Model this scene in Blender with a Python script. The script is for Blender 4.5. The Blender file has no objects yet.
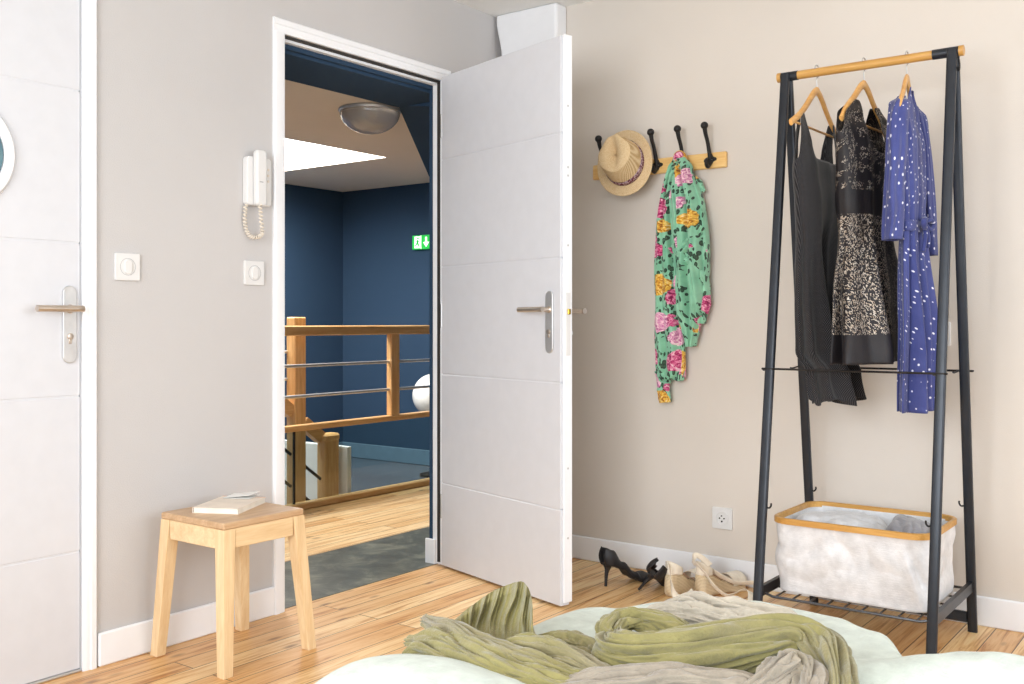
import bpy, math, random
from math import sin, cos, pi, radians, sqrt, exp, atan2
from mathutils import Vector, Matrix, noise
random.seed(7)
scn = bpy.context.scene
COL = scn.collection
V = Vector

# ---------------------------------------------------------------- camera geometry (metres; x along the back wall, y into depth, z up)
F, HC = 1007.0, 1.025
TH = radians(36.6); S_, C_ = sin(TH), cos(TH)
CX, CY = 2.777, -3.68
def at(px, py, z0):
    """point of the horizontal plane z0 seen in the photograph at px, py"""
    d = F*(HC-z0)/(py-322); r = (px-512)/F*d
    return V((CX-S_*d+C_*r, CY+C_*d+S_*r, z0))

# ---------------------------------------------------------------- materials
def srgb(c):
    return tuple(((x/255)/12.92 if x/255 <= .04045 else ((x/255+.055)/1.055)**2.4) for x in c)+(1,)
class N:
    """small node-tree writer"""
    def __init__(s, name, rough=.6, metal=0., spec=.5, coat=0., sheen=0.):
        s.m = bpy.data.materials.new(name); s.m.use_nodes = True
        s.t = s.m.node_tree; s.n = s.t.nodes
        s.b = s.n['Principled BSDF']
        s.b.inputs['Roughness'].default_value = rough
        s.b.inputs['Metallic'].default_value = metal
        s.b.inputs['Specular IOR Level'].default_value = spec
        s.b.inputs['Coat Weight'].default_value = coat
        s.b.inputs['Sheen Weight'].default_value = sheen
        s.tc = s.n.new('ShaderNodeTexCoord')
    def add(s, t, **k):
        n = s.n.new(t)
        for a, v in k.items(): setattr(n, a, v)
        return n
    def lk(s, a, b): s.t.links.new(a, b); return b
    def put(s, sock, v):
        if hasattr(v, 'is_output'): s.lk(v, sock)
        else: sock.default_value = v
    def math(s, op, a, b=0., c=None):
        n = s.add('ShaderNodeMath', operation=op); s.put(n.inputs[0], a); s.put(n.inputs[1], b)
        if c is not None: s.put(n.inputs[2], c)
        return n.outputs[0]
    def mapping(s, src, scale=(1,1,1), rot=(0,0,0), loc=(0,0,0)):
        n = s.add('ShaderNodeMapping'); s.lk(src, n.inputs[0])
        n.inputs['Scale'].default_value = scale; n.inputs['Rotation'].default_value = rot; n.inputs['Location'].default_value = loc
        return n.outputs[0]
    def noise(s, vec, scale=5, detail=3, rough=.5, dist=0.):
        n = s.add('ShaderNodeTexNoise'); s.lk(vec, n.inputs['Vector'])
        n.inputs['Scale'].default_value = scale; n.inputs['Detail'].default_value = detail
        n.inputs['Roughness'].default_value = rough; n.inputs['Distortion'].default_value = dist
        return n.outputs['Fac']
    def vor(s, vec, scale=5, feature='F1', rnd=1.):
        n = s.add('ShaderNodeTexVoronoi', feature=feature); s.lk(vec, n.inputs['Vector'])
        n.inputs['Scale'].default_value = scale; n.inputs['Randomness'].default_value = rnd
        return n
    def ramp(s, fac, stops, interp='LINEAR'):
        n = s.add('ShaderNodeValToRGB'); s.lk(fac, n.inputs[0]); r = n.color_ramp; r.interpolation = interp
        while len(r.elements) < len(stops): r.elements.new(.5)
        for e, (p, c) in zip(r.elements, stops):
            e.position = p; e.color = srgb(c) if len(c) == 3 else c
        return n.outputs[0]
    def mix(s, fac, a, b, mode='MIX'):
        n = s.add('ShaderNodeMix', data_type='RGBA', blend_type=mode)
        s.put(n.inputs[0], fac); s.put(n.inputs[6], a if hasattr(a,'is_output') else (srgb(a) if len(a)==3 else a))
        s.put(n.inputs[7], b if hasattr(b,'is_output') else (srgb(b) if len(b)==3 else b))
        return n.outputs[2]
    def color(s, v): s.put(s.b.inputs['Base Color'], v if hasattr(v,'is_output') else srgb(v)); return s
    def bump(s, h, dist=.002, strength=1.):
        n = s.add('ShaderNodeBump'); n.inputs['Distance'].default_value = dist; n.inputs['Strength'].default_value = strength
        s.lk(h, n.inputs['Height']); s.lk(n.outputs[0], s.b.inputs['Normal']); return s

def plain(name, c, rough=.5, metal=0., spec=.5, var=.04, scale=18, bump=.0, coat=0., sheen=0.):
    k = N(name, rough, metal, spec, coat, sheen)
    f = k.noise(k.tc.outputs['Object'], scale, 4)
    lo = tuple(max(0, x*(1-var)) for x in c); hi = tuple(min(255, x*(1+var)) for x in c)
    k.color(k.ramp(f, [(.3, lo), (.7, hi)]))
    if bump: k.bump(k.noise(k.tc.outputs['Object'], scale*12, 2), bump)
    return k.m

def wood(name, dark, light, axis='x', scale=1., rough=.45):
    k = N(name, rough)
    st = {'x': (2*scale, 26*scale, 26*scale), 'y': (26*scale, 2*scale, 26*scale), 'z': (26*scale, 26*scale, 2*scale)}[axis]
    v = k.mapping(k.tc.outputs['Object'], st)
    f1 = k.noise(v, 1.6, 5, .6, .6)
    f2 = k.noise(v, 9, 2, .5, .2)
    f = k.math('ADD', k.math('MULTIPLY', f1, .75), k.math('MULTIPLY', f2, .25))
    k.color(k.ramp(f, [(.32, dark), (.5, tuple((a+b)/2 for a, b in zip(dark, light))), (.66, light)]))
    k.bump(f, .0008)
    return k.m

def wall_paint(name, c, var=.015):
    k = N(name, .85, spec=.25)
    f = k.noise(k.tc.outputs['Object'], 1.3, 4)
    k.color(k.ramp(f, [(.3, tuple(x*(1-var) for x in c)), (.7, tuple(min(255, x*(1+var)) for x in c))]))
    k.bump(k.noise(k.tc.outputs['Object'], 260, 2), .0006)
    return k.m

def floor_boards():
    k = N('pine_floorboards', .36, spec=.5)
    P = k.tc.outputs['Object']
    v = k.mapping(P, (1, 1, 1), (0, 0, pi/2), (0, -.0605, 0))
    def brick(c1, c2, mo, ms):
        b = k.add('ShaderNodeTexBrick'); k.lk(v, b.inputs['Vector'])
        b.offset = .37; b.offset_frequency = 2; b.squash = 1
        b.inputs['Color1'].default_value = c1; b.inputs['Color2'].default_value = c2; b.inputs['Mortar'].default_value = mo
        b.inputs['Scale'].default_value = 1; b.inputs['Mortar Size'].default_value = ms; b.inputs['Mortar Smooth'].default_value = .2
        b.inputs['Brick Width'].default_value = 1.85; b.inputs['Row Height'].default_value = .0913
        return b
    b = brick((0, 0, 0, 1), (1, 1, 1, 1), (.5, .5, .5, 1), .0016)
    tone = b.outputs['Color']
    sep = k.add('ShaderNodeSeparateColor'); k.lk(tone, sep.inputs[0]); tv = sep.outputs[0]
    # grain, shifted per board
    comb = k.add('ShaderNodeCombineXYZ'); k.lk(k.math('MULTIPLY', tv, 40.), comb.inputs[0]); k.lk(k.math('MULTIPLY', tv, 17.), comb.inputs[1])
    va = k.add('ShaderNodeVectorMath', operation='ADD'); k.lk(P, va.inputs[0]); k.lk(comb.outputs[0], va.inputs[1])
    g = k.mapping(va.outputs[0], (26, 1.3, 1))
    f1 = k.noise(g, 1.3, 8, .68, 1.6)
    kn = k.vor(k.mapping(va.outputs[0], (9.5, 3.6, 1)), 1.0)
    knot = k.math('SMOOTH_MIN', kn.outputs['Distance'], 1., .0)
    base = k.ramp(f1, [(.30, (170, 112, 62)), (.40, (220, 176, 122)), (.48, (242, 208, 156)), (.60, (253, 230, 188)), (.78, (242, 202, 148))])
    shade = k.ramp(tv, [(0, (224, 192, 156)), (.5, (244, 228, 206)), (1, (255, 250, 242))])
    c = k.mix(.9, base, shade, 'MULTIPLY')
    kf = k.ramp(kn.outputs['Distance'], [(0, (255, 255, 255)), (.07, (190, 190, 190)), (.14, (0, 0, 0))])
    c = k.mix(kf, c, (118, 66, 34))
    c = k.mix(b.outputs['Fac'], c, (92, 56, 32))
    k.color(c)
    rr = k.ramp(f1, [(.2, (90, 90, 90)), (.8, (70, 70, 70))])
    inv = k.math('SUBTRACT', 1., b.outputs['Fac'])
    k.bump(k.math('ADD', k.math('MULTIPLY', inv, 1.), k.math('MULTIPLY', f1, .12)), .002)
    return k.m

def concrete():
    k = N('polished_concrete', .35)
    P = k.tc.outputs['Object']
    f = k.noise(P, 7, 8, .68, .6); g = k.noise(P, 1.6, 3)
    c = k.ramp(f, [(.30, (46, 50, 46)), (.50, (84, 88, 80)), (.64, (130, 130, 114)), (.80, (190, 186, 168))])
    k.color(k.mix(k.math('MULTIPLY', g, .35), c, (96, 100, 92)))
    k.bump(f, .001); return k.m

def linen(name, c1, c2=None, tone=False, weave=900, sheen=.3, wr=.0):
    k = N(name, .9, spec=.15, sheen=sheen)
    P = k.tc.outputs['Object']
    f = k.noise(P, 22, 4, .6)
    base = k.ramp(f, [(.3, tuple(x*.93 for x in c1)), (.7, tuple(min(255, x*1.05) for x in c1))])
    if tone:
        a = k.add('ShaderNodeAttribute'); a.attribute_name = 'tone'
        b2 = k.ramp(f, [(.3, tuple(x*.92 for x in c2)), (.7, tuple(min(255, x*1.06) for x in c2))])
        base = k.mix(a.outputs['Fac'], base, b2)
    streak = k.noise(k.mapping(P, (weave*.35, weave*.04, weave*.35)), 1., 2)
    streak2 = k.noise(k.mapping(P, (weave*.04, weave*.35, weave*.35)), 1., 2)
    w = k.math('ADD', streak, streak2)
    base = k.mix(.35, base, k.ramp(w, [(.35, (205, 205, 205)), (.65, (255, 255, 255))]), 'MULTIPLY')
    k.color(base)
    h = k.math('ADD', k.math('MULTIPLY', w, .25), k.math('MULTIPLY', k.noise(P, 60, 3, .6), wr))
    k.bump(h, .0035 if wr else .002); return k.m

def uvv(k): return k.tc.outputs['UV']

def dress_dots():
    k = N('black_pindot_knit', .85, spec=.2, sheen=.2)
    vo = k.vor(k.mapping(uvv(k), (1, 1, 1), (0, 0, pi/4)), 190, rnd=0.)
    c = k.ramp(vo.outputs['Distance'], [(0, (110, 106, 106)), (.2, (90, 87, 88)), (.3, (24, 23, 26)), (1, (20, 19, 22))])
    k.color(c); k.bump(k.noise(uvv(k), 300, 2), .0008); return k.m

def dress_brocade():
    k = N('black_gold_brocade', .55, spec=.4)
    U = uvv(k)
    sep = k.add('ShaderNodeSeparateXYZ'); k.lk(U, sep.inputs[0]); u, v = sep.outputs[0], sep.outputs[1]
    wob = k.noise(U, 60, 2)
    vo = k.vor(k.mapping(U, (250, 90, 1), (0, 0, .6)), 1.)
    vo2 = k.vor(k.mapping(U, (100, 230, 1), (0, 0, .4)), 1.)
    d = k.math('MINIMUM', vo.outputs['Distance'], k.math('ADD', vo2.outputs['Distance'], .03))
    ink = k.math('LESS_THAN', k.math('ADD', d, k.math('MULTIPLY', wob, .2)), .43)
    # bands of plain black cloth: hem, waist; bodice and skirt in brocade
    def band(lo, hi): return k.math('MULTIPLY', k.math('GREATER_THAN', v, lo), k.math('LESS_THAN', v, hi))
    zone = k.math('ADD', band(.985, 1.365), k.math('MULTIPLY', band(1.44, 1.9), k.math('MULTIPLY', k.math('GREATER_THAN', k.noise(U, 26, 2), .5), .75)))
    side = k.math('ADD', .12, k.math('MULTIPLY', .88, k.math('GREATER_THAN', k.math('SUBTRACT', u, k.math('MULTIPLY', k.math('SUBTRACT', 1.30, v), .16)), .145)))
    fac = k.math('MULTIPLY', k.math('MULTIPLY', ink, zone), side)
    gold = k.ramp(k.noise(U, 90, 2), [(.3, (176, 152, 128)), (.5, (222, 206, 188)), (.75, (246, 238, 228))])
    dk = k.ramp(k.noise(U, 8, 2), [(.3, (22, 19, 22)), (.7, (34, 30, 33))])
    k.color(k.mix(k.math('MULTIPLY', fac, .8), dk, gold))
    k.put(k.b.inputs['Metallic'], k.math('MULTIPLY', fac, .35))
    k.bump(k.math('ADD', fac, k.noise(U, 200, 2)), .001); return k.m

def dress_blue():
    k = N('blue_polka_dot_cotton', .75, spec=.3, sheen=.2)
    U = uvv(k)
    vo = k.vor(k.mapping(U, (1, 1, 1), (0, 0, .7)), 42, rnd=.25)
    c = k.ramp(vo.outputs['Distance'], [(0, (240, 240, 250)), (.13, (236, 236, 248)), (.17, (68, 76, 134)), (1, (68, 76, 134))])
    f = k.noise(U, 14, 3)
    c = k.mix(.6, c, k.ramp(f, [(.3, (205, 205, 225)), (.7, (255, 255, 255))]), 'MULTIPLY')
    k.color(c); k.bump(k.noise(U, 160, 2), .001); return k.m

def floral():
    k = N('green_rose_print_voile', .7, spec=.25, sheen=.3)
    U = uvv(k)
    warp = k.noise(U, 30, 3)
    big = k.vor(U, 11.5, rnd=.9); dist = big.outputs['Distance']
    hue = k.add('ShaderNodeSeparateColor'); k.lk(big.outputs['Color'], hue.inputs[0]); h = hue.outputs[0]; h2 = hue.outputs[1]
    dw = k.math('ADD', dist, k.math('MULTIPLY', k.math('SUBTRACT', warp, .5), .45))
    # petals: rings inside a bloom
    pet = k.add('ShaderNodeTexNoise'); k.lk(U, pet.inputs['Vector']); pet.inputs['Scale'].default_value = 48; pet.inputs['Detail'].default_value = 3; pet.inputs['Distortion'].default_value = 2.5
    pink = k.ramp(pet.outputs['Fac'], [(.33, (104, 18, 62)), (.45, (190, 52, 112)), (.55, (226, 128, 164)), (.68, (248, 214, 222))])
    pale = k.ramp(pet.outputs['Fac'], [(.33, (150, 60, 110)), (.45, (216, 140, 180)), (.6, (244, 208, 216)), (.7, (250, 236, 226))])
    yel = k.ramp(pet.outputs['Fac'], [(.33, (120, 60, 30)), (.46, (214, 150, 48)), (.6, (240, 206, 96)), (.7, (246, 220, 190))])
    bloom = k.mix(k.math('GREATER_THAN', h, .42), pink, k.mix(k.math('GREATER_THAN', h, .72), pale, yel))
    leaf = k.vor(k.mapping(U, (1.9, .8, 1), (0, 0, .6)), 52, rnd=1.)
    lw = k.math('LESS_THAN', leaf.outputs['Distance'], .46)
    leafc = k.ramp(leaf.outputs['Distance'], [(0, (74, 104, 80)), (.45, (34, 54, 46))])
    base = k.ramp(k.noise(U, 18, 3), [(.3, (122, 182, 150)), (.7, (150, 206, 174))])
    near = k.math('MULTIPLY', k.math('LESS_THAN', dw, .68), lw)
    c = k.mix(near, base, leafc)
    isb = k.math('MULTIPLY', k.math('LESS_THAN', dw, .47), k.math('GREATER_THAN', h2, .08))
    c = k.mix(isb, c, bloom)
    k.color(c)
    k.bump(k.noise(U, 200, 2), .0006); return k.m

def straw():
    k = N('woven_straw', .8, spec=.2)
    P = k.tc.outputs['Object']
    w = k.add('ShaderNodeTexWave', wave_type='RINGS', rings_direction='Y'); k.lk(P, w.inputs['Vector'])
    w.inputs['Scale'].default_value = 90; w.inputs['Distortion'].default_value = 1.5; w.inputs['Detail Scale'].default_value = 30
    f = k.math('ADD', k.math('MULTIPLY', w.outputs['Fac'], .5), k.math('MULTIPLY', k.noise(P, 160, 2), .5))
    k.color(k.ramp(f, [(.25, (205, 170, 122)), (.6, (234, 206, 162)), (.85, (246, 226, 190))]))
    k.bump(f, .0012); return k.m

def hatband():
    k = N('printed_hat_ribbon', .7)
    P = k.tc.outputs['Object']
    f = k.noise(P, 110, 2, .5, 1.)
    k.color(k.ramp(f, [(.44, (92, 26, 54)), (.5, (110, 44, 70)), (.56, (206, 182, 188))])); return k.m

def glass(name, tint=(235, 242, 240), rough=.03, mixf=.12):
    k = N(name)
    k.n.remove(k.b)
    tr = k.add('ShaderNodeBsdfTransparent'); gl = k.add('ShaderNodeBsdfGlossy'); mx = k.add('ShaderNodeMixShader')
    tr.inputs[0].default_value = srgb(tint); gl.inputs['Roughness'].default_value = rough
    fr = k.add('ShaderNodeLayerWeight'); fr.inputs[0].default_value = .5
    f = k.math('ADD', k.math('MULTIPLY', k.math('POWER', fr.outputs['Facing'], 4.), .55), .035)
    k.lk(f, mx.inputs[0]); k.lk(tr.outputs[0], mx.inputs[1]); k.lk(gl.outputs[0], mx.inputs[2])
    k.lk(mx.outputs[0], k.n['Material Output'].inputs[0]); return k.m

def emit(name, c, st):
    k = N(name); k.b.inputs['Base Color'].default_value = srgb(c)
    k.b.inputs['Emission Color'].default_value = srgb(c); k.b.inputs['Emission Strength'].default_value = st
    return k.m

M_ = dict(
    white=plain('satin_white_paint', (240, 240, 242), .35, var=.006),
    door=plain('white_door_lacquer', (214, 215, 220), .4, var=.008),
    trim=plain('white_trim_gloss', (243, 244, 247), .3, var=.005),
    leftwall=wall_paint('warm_grey_wall_paint', (199, 196, 195)),
    backwall=wall_paint('beige_wall_paint', (217, 208, 198)),
    ceiling=wall_paint('white_ceiling_paint', (246, 244, 240)),
    blue=wall_paint('deep_blue_wall_paint', (46, 68, 92)),
    greybase=plain('grey_hall_baseboard', (96, 122, 142), .5),
    floor=floor_boards(), concrete=concrete(),
    darkfloor=plain('dark_polished_floor', (84, 92, 104), .2, var=.12, scale=3),
    steel=plain('brushed_stainless_steel', (208, 208, 208), .42, .75),
    steelwarm=plain('satin_nickel', (198, 186, 174), .34, .9),
    brass=plain('brass_latch', (196, 160, 60), .3, .9),
    rubber=plain('dark_seal', (50, 46, 44), .8),
    plastic=plain('white_plastic', (226, 225, 224), .35, var=.004),
    plastic2=plain('cream_plastic_cord', (226, 216, 202), .45),
    grey=plain('grey_mark', (168, 168, 170), .6),
    black_iron=plain('black_iron', (34, 32, 33), .45, .3),
    wire=plain('glossy_grey_wire', (92, 94, 98), .25, .7),
    iron=plain('charcoal_coated_steel', (42, 46, 53), .36, .35, var=.08),
    oak=wood('oak_rail', (206, 152, 94), (238, 196, 138), 'y', 1., .4),
    oakz=wood('oak_post', (206, 152, 94), (238, 196, 138), 'z', 1., .4),
    birchz=wood('birch_leg', (222, 186, 138), (242, 216, 174), 'z', 1., .45),
    birchx=wood('birch_seat', (186, 148, 110), (212, 178, 140), 'y', 1.2, .4),
    birchy=wood('birch_apron', (222, 186, 138), (242, 216, 174), 'y', 1., .45),
    pine=wood('pine_rail', (226, 172, 96), (248, 212, 146), 'x', .8, .45),
    bamboo=wood('bamboo', (186, 134, 64), (218, 170, 98), 'x', 1., .35),
    hanger=wood('hanger_wood', (206, 146, 74), (234, 184, 114), 'y', 1., .35),
    jute=None, straw=straw(), ribbon=hatband(),
    dots=dress_dots(), brocade=dress_brocade(), polka=dress_blue(), floral=floral(),
    darkknit=plain('black_lining', (22, 21, 24), .85),
    canvas=linen('grey_white_linen', (222, 222, 224), weave=700, sheen=.1, wr=.3),
    duvet=linen('pale_green_bed_linen', (198, 205, 196), weave=700, sheen=.15, wr=.35),
    throw=linen('olive_taupe_linen', (136, 128, 82), (148, 137, 122), True, weave=800, wr=.6),
    beige=linen('beige_crinkled_linen', (182, 172, 156), weave=700, wr=.8),
    greycloth=linen('grey_folded_cloth', (146, 144, 148), weave=500, wr=.7),
    greylight=linen('light_grey_cloth', (206, 206, 208), weave=500, wr=.4),
    leather=plain('black_suede', (34, 33, 36), .55, bump=.0004),
    insole=plain('beige_insole', (214, 184, 160), .6), insole2=plain('brown_insole', (150, 112, 96), .6),
    creamcanvas=linen('cream_canvas', (246, 234, 216), weave=600, wr=.2),
    green=emit('lit_green_sign', (30, 185, 70), .45), signwhite=emit('lit_white_pictogram', (245, 250, 245), .7),
    globe=plain('opal_globe', (240, 240, 236), .2),
    paper=plain('book_pages', (238, 230, 216), .8), cover=plain('cream_book_cover', (236, 222, 206), .5),
    coverwhite=plain('white_card', (246, 244, 240), .5), orange=plain('orange_line', (226, 150, 90), .6),
    leaf=plain('plant_leaf', (48, 92, 50), .5, var=.2), pot=plain('grey_pot', (150, 150, 148), .7),
    glass=glass('clear_glass'), glassdark=plain('porthole_glass', (96, 128, 140), .06, 0, .8, var=.1),
)
def jute():
    k = N('jute_braid', .85, spec=.2); P = k.tc.outputs['Object']
    w = k.add('ShaderNodeTexWave', bands_direction='Z'); k.lk(P, w.inputs['Vector']); w.inputs['Scale'].default_value = 60
    w.inputs['Distortion'].default_value = 1.
    f = k.math('ADD', k.math('MULTIPLY', w.outputs['Fac'], .6), k.math('MULTIPLY', k.noise(P, 200, 2), .4))
    k.color(k.ramp(f, [(.2, (206, 180, 138)), (.7, (246, 228, 196))])); k.bump(f, .0015); return k.m
M_['jute'] = jute()

# ---------------------------------------------------------------- mesh writer
def unit(v): return v.normalized() if v.length > 1e-9 else V((0, 0, 1))
def frame(t):
    up = V((0, 0, 1)) if abs(t.z) < .95 else V((0, 1, 0))
    a = unit(t.cross(up)); return a, unit(a.cross(t))
def spline(pts, n):
    pts = [V(p) for p in pts]
    P = [pts[0]*2-pts[1]]+pts+[pts[-1]*2-pts[-2]]; out = []
    m = len(pts)-1
    for i in range(n+1):
        t = i/n*m; k = min(int(t), m-1); u = t-k
        a, b, c, d = P[k:k+4]
        out.append(.5*((2*b)+(c-a)*u+(2*a-5*b+4*c-d)*u*u+(3*b-a-3*c+d)*u**3))
    return out
def lerpl(tab, t):
    """tab: [(t, v...)...] piecewise linear with smoothing"""
    if t <= tab[0][0]: return tab[0][1:]
    for a, b in zip(tab, tab[1:]):
        if t <= b[0]:
            u = (t-a[0])/(b[0]-a[0]+1e-12); u = u*u*(3-2*u)
            return tuple(x+(y-x)*u for x, y in zip(a[1:], b[1:]))
    return tab[-1][1:]

class G:
    def __init__(s): s.v = []; s.f = []; s.uv = {}; s.tone = {}
    def av(s, p, uv=None, tone=None):
        s.v.append(V(p)); i = len(s.v)-1
        if uv is not None: s.uv[i] = uv
        if tone is not None: s.tone[i] = tone
        return i
    def box(s, lo, hi, b=0., rot=None, c=None):
        """box from lo to hi with a chamfer b, optionally turned by matrix rot about c"""
        lo, hi = V(lo), V(hi); cen = (lo+hi)/2; h = (hi-lo)/2; b = min(b, h.x*.9, h.y*.9, h.z*.9)
        base = len(s.v); idx = {}
        def P(p):
            p = V(p)
            if rot is not None: p = rot @ (p-(V(c) if c is not None else cen))+(V(c) if c is not None else cen)
            return s.av(p)
        if b <= 0:
            ids = [P(cen+V((x*h.x, y*h.y, z*h.z))) for x in (-1, 1) for y in (-1, 1) for z in (-1, 1)]
            for f in ((0,1,3,2),(4,6,7,5),(0,4,5,1),(2,3,7,6),(0,2,6,4),(1,5,7,3)): s.f.append([ids[i] for i in f])
            return s
        for sx in (-1, 1):
            for sy in (-1, 1):
                for sz in (-1, 1):
                    cx, cy, cz = sx*h.x, sy*h.y, sz*h.z
                    idx[sx,sy,sz,'x'] = P(cen+V((cx, cy-sy*b, cz-sz*b)))
                    idx[sx,sy,sz,'y'] = P(cen+V((cx-sx*b, cy, cz-sz*b)))
                    idx[sx,sy,sz,'z'] = P(cen+V((cx-sx*b, cy-sy*b, cz)))
        I = idx; o = (-1, 1)
        for q in o:
            fx = [I[q,-1,-1,'x'], I[q,1,-1,'x'], I[q,1,1,'x'], I[q,-1,1,'x']]; s.f.append(fx if q > 0 else fx[::-1])
            fy = [I[-1,q,-1,'y'], I[1,q,-1,'y'], I[1,q,1,'y'], I[-1,q,1,'y']]; s.f.append(fy[::-1] if q > 0 else fy)
            fz = [I[-1,-1,q,'z'], I[1,-1,q,'z'], I[1,1,q,'z'], I[-1,1,q,'z']]; s.f.append(fz if q > 0 else fz[::-1])
        for a in o:
            for d in o:
                e = [I[a,d,-1,'x'], I[a,d,-1,'y'], I[a,d,1,'y'], I[a,d,1,'x']]; s.f.append(e if a*d < 0 else e[::-1])
                e = [I[a,-1,d,'x'], I[a,-1,d,'z'], I[a,1,d,'z'], I[a,1,d,'x']]; s.f.append(e if a*d > 0 else e[::-1])
                e = [I[-1,a,d,'y'], I[-1,a,d,'z'], I[1,a,d,'z'], I[1,a,d,'y']]; s.f.append(e if a*d < 0 else e[::-1])
                for e_ in o:
                    t = [I[a,d,e_,'x'], I[a,d,e_,'y'], I[a,d,e_,'z']]; s.f.append(t if a*d*e_ > 0 else t[::-1])
        return s
    def tube(s, pts, r, n=12, caps=True, flat=None, closed=False):
        """round (or oval, flat=(a,b)) bar along points; r number or list"""
        pts = [V(p) for p in pts]; rs = r if isinstance(r, (list, tuple)) else [r]*len(pts)
        prev = None; rings = []
        for i, p in enumerate(pts):
            if closed: t = unit(pts[(i+1) % len(pts)]-pts[i-1])
            else: t = unit(pts[min(i+1, len(pts)-1)]-pts[max(i-1, 0)])
            if prev is None: a, b = frame(t)
            else:
                a = unit(prev-t*prev.dot(t)); b = unit(t.cross(a))*1.
            prev = a; b = unit(t.cross(a))
            fa, fb = flat if flat else (1, 1)
            rings.append([s.av(p+a*cos(2*pi*k/n)*rs[i]*fa+b*sin(2*pi*k/n)*rs[i]*fb) for k in range(n)])
        m = len(rings)
        for i in range(m if closed else m-1):
            A, B = rings[i], rings[(i+1) % m]
            for k in range(n): s.f.append([A[k], A[(k+1) % n], B[(k+1) % n], B[k]])
        if caps and not closed: s.f.append(rings[0][::-1]); s.f.append(rings[-1])
        return s
    def bar(s, p, q, w, h, up=(0, 0, 1), b=0.):
        """rectangular bar from p to q, w sideways, h along up"""
        p, q = V(p), V(q); t = unit(q-p); a = unit(t.cross(V(up))); u = unit(a.cross(t))
        ids = []
        for c in (p, q):
            for x, y in ((-1,-1),(1,-1),(1,1),(-1,1)): ids.append(s.av(c+a*x*w/2+u*y*h/2))
        for f in ((3,2,1,0),(4,5,6,7),(0,1,5,4),(1,2,6,5),(2,3,7,6),(3,0,4,7)): s.f.append([ids[i] for i in f])
        return s
    def lathe(s, prof, o=(0, 0, 0), axis='z', n=32, mat=None):
        """profile [(radius, height)] turned about an axis through o; mat: optional Matrix"""
        rings = []
        for r, h in prof:
            ring = []
            for k in range(n):
                a = 2*pi*k/n; p = V((r*cos(a), r*sin(a), h))
                if axis == 'x': p = V((p.z, p.x, p.y))
                if axis == 'y': p = V((p.y, p.z, p.x))
                if mat is not None: p = mat @ p
                ring.append(s.av(p+V(o)))
            rings.append(ring)
        for A, B in zip(rings, rings[1:]):
            for k in range(n): s.f.append([A[k], A[(k+1) % n], B[(k+1) % n], B[k]])
        s.f.append(rings[0][::-1]); s.f.append(rings[-1]); return s
    def prism(s, poly, a, b, plane='xy'):
        """polygon extruded from a to b along the third axis"""
        def P(p, h):
            return {'xy': (p[0], p[1], h), 'xz': (p[0], h, p[1]), 'yz': (h, p[0], p[1])}[plane]
        A = [s.av(P(p, a)) for p in poly]; B = [s.av(P(p, b)) for p in poly]
        s.f.append(A[::-1]); s.f.append(B); n = len(poly)
        for i in range(n): s.f.append([A[i], A[(i+1) % n], B[(i+1) % n], B[i]])
        return s
    def grid(s, fn, nu, nv, closed=False, tone=None):
        """fn(i/nu, j/nv) -> (point, uv)"""
        ids = []
        for j in range(nv+1):
            row = []
            for i in range(nu if closed else nu+1):
                r = fn(i/nu, j/nv)
                row.append(s.av(r[0], r[1] if len(r) > 1 else None, r[2] if len(r) > 2 else None))
            ids.append(row)
        w = len(ids[0])
        for j in range(nv):
            for i in range(w if closed else w-1):
                s.f.append([ids[j][i], ids[j][(i+1) % w], ids[j+1][(i+1) % w], ids[j+1][i]])
        return ids
    def build(s, name, mat, parent=None, o=None, smooth=False, solid=0., sub=0, kind=None, bev=0.):
        if parent is not None: L = wpos(parent)+(V(o) if o is not None else V((0, 0, 0)))
        else: L = V(o) if o is not None else V((0, 0, 0))
        me = bpy.data.meshes.new(name)
        me.from_pydata([tuple(p-L) for p in s.v], [], s.f)
        if s.uv:
            ul = me.uv_layers.new(name='UVMap')
            for lp in me.loops: ul.data[lp.index].uv = s.uv.get(lp.vertex_index, (0, 0))
        if s.tone:
            at_ = me.attributes.new('tone', 'FLOAT', 'POINT')
            for i in range(len(s.v)): at_.data[i].value = s.tone.get(i, 0.)
        me.update(calc_edges=True)
        import bmesh
        bm = bmesh.new(); bm.from_mesh(me); bmesh.ops.recalc_face_normals(bm, faces=bm.faces); bm.to_mesh(me); bm.free()
        me.materials.append(mat)
        ob = bpy.data.objects.new(name, me); COL.objects.link(ob)
        if parent is not None: ob.parent = parent; ob.location = V(o) if o is not None else (0, 0, 0)
        else: ob.location = L
        if smooth:
            for p in me.polygons: p.use_smooth = True
            if smooth == 'auto':
                me.set_sharp_from_angle(angle=radians(38))
        if solid:
            md = ob.modifiers.new('thickness', 'SOLIDIFY'); md.thickness = solid; md.offset = 0
        if bev:
            md = ob.modifiers.new('bevel', 'BEVEL'); md.width = bev; md.segments = 2; md.limit_method = 'ANGLE'
        if sub:
            md = ob.modifiers.new('smooth', 'SUBSURF'); md.levels = sub; md.render_levels = sub
        if kind: ob['kind'] = kind
        return ob
def wpos(o):
    p = V((0, 0, 0))
    while o is not None: p += V(o.location); o = o.parent
    return p
def tag(o, label, cat, group=None, kind=None):
    o['label'] = label; o['category'] = cat
    if group: o['group'] = group
    if kind: o['kind'] = kind
    return o
def thing(name, loc, label, cat, group=None):
    o = bpy.data.objects.new(name, None); COL.objects.link(o); o.location = loc
    o.empty_display_size = .05
    return tag(o, label, cat, group)
def copy_tree(o, parent=None):
    c = o.copy(); COL.objects.link(c)
    if parent is not None: c.parent = parent
    for ch in [x for x in bpy.data.objects if x.parent == o]: copy_tree(ch, c)
    return c
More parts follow.
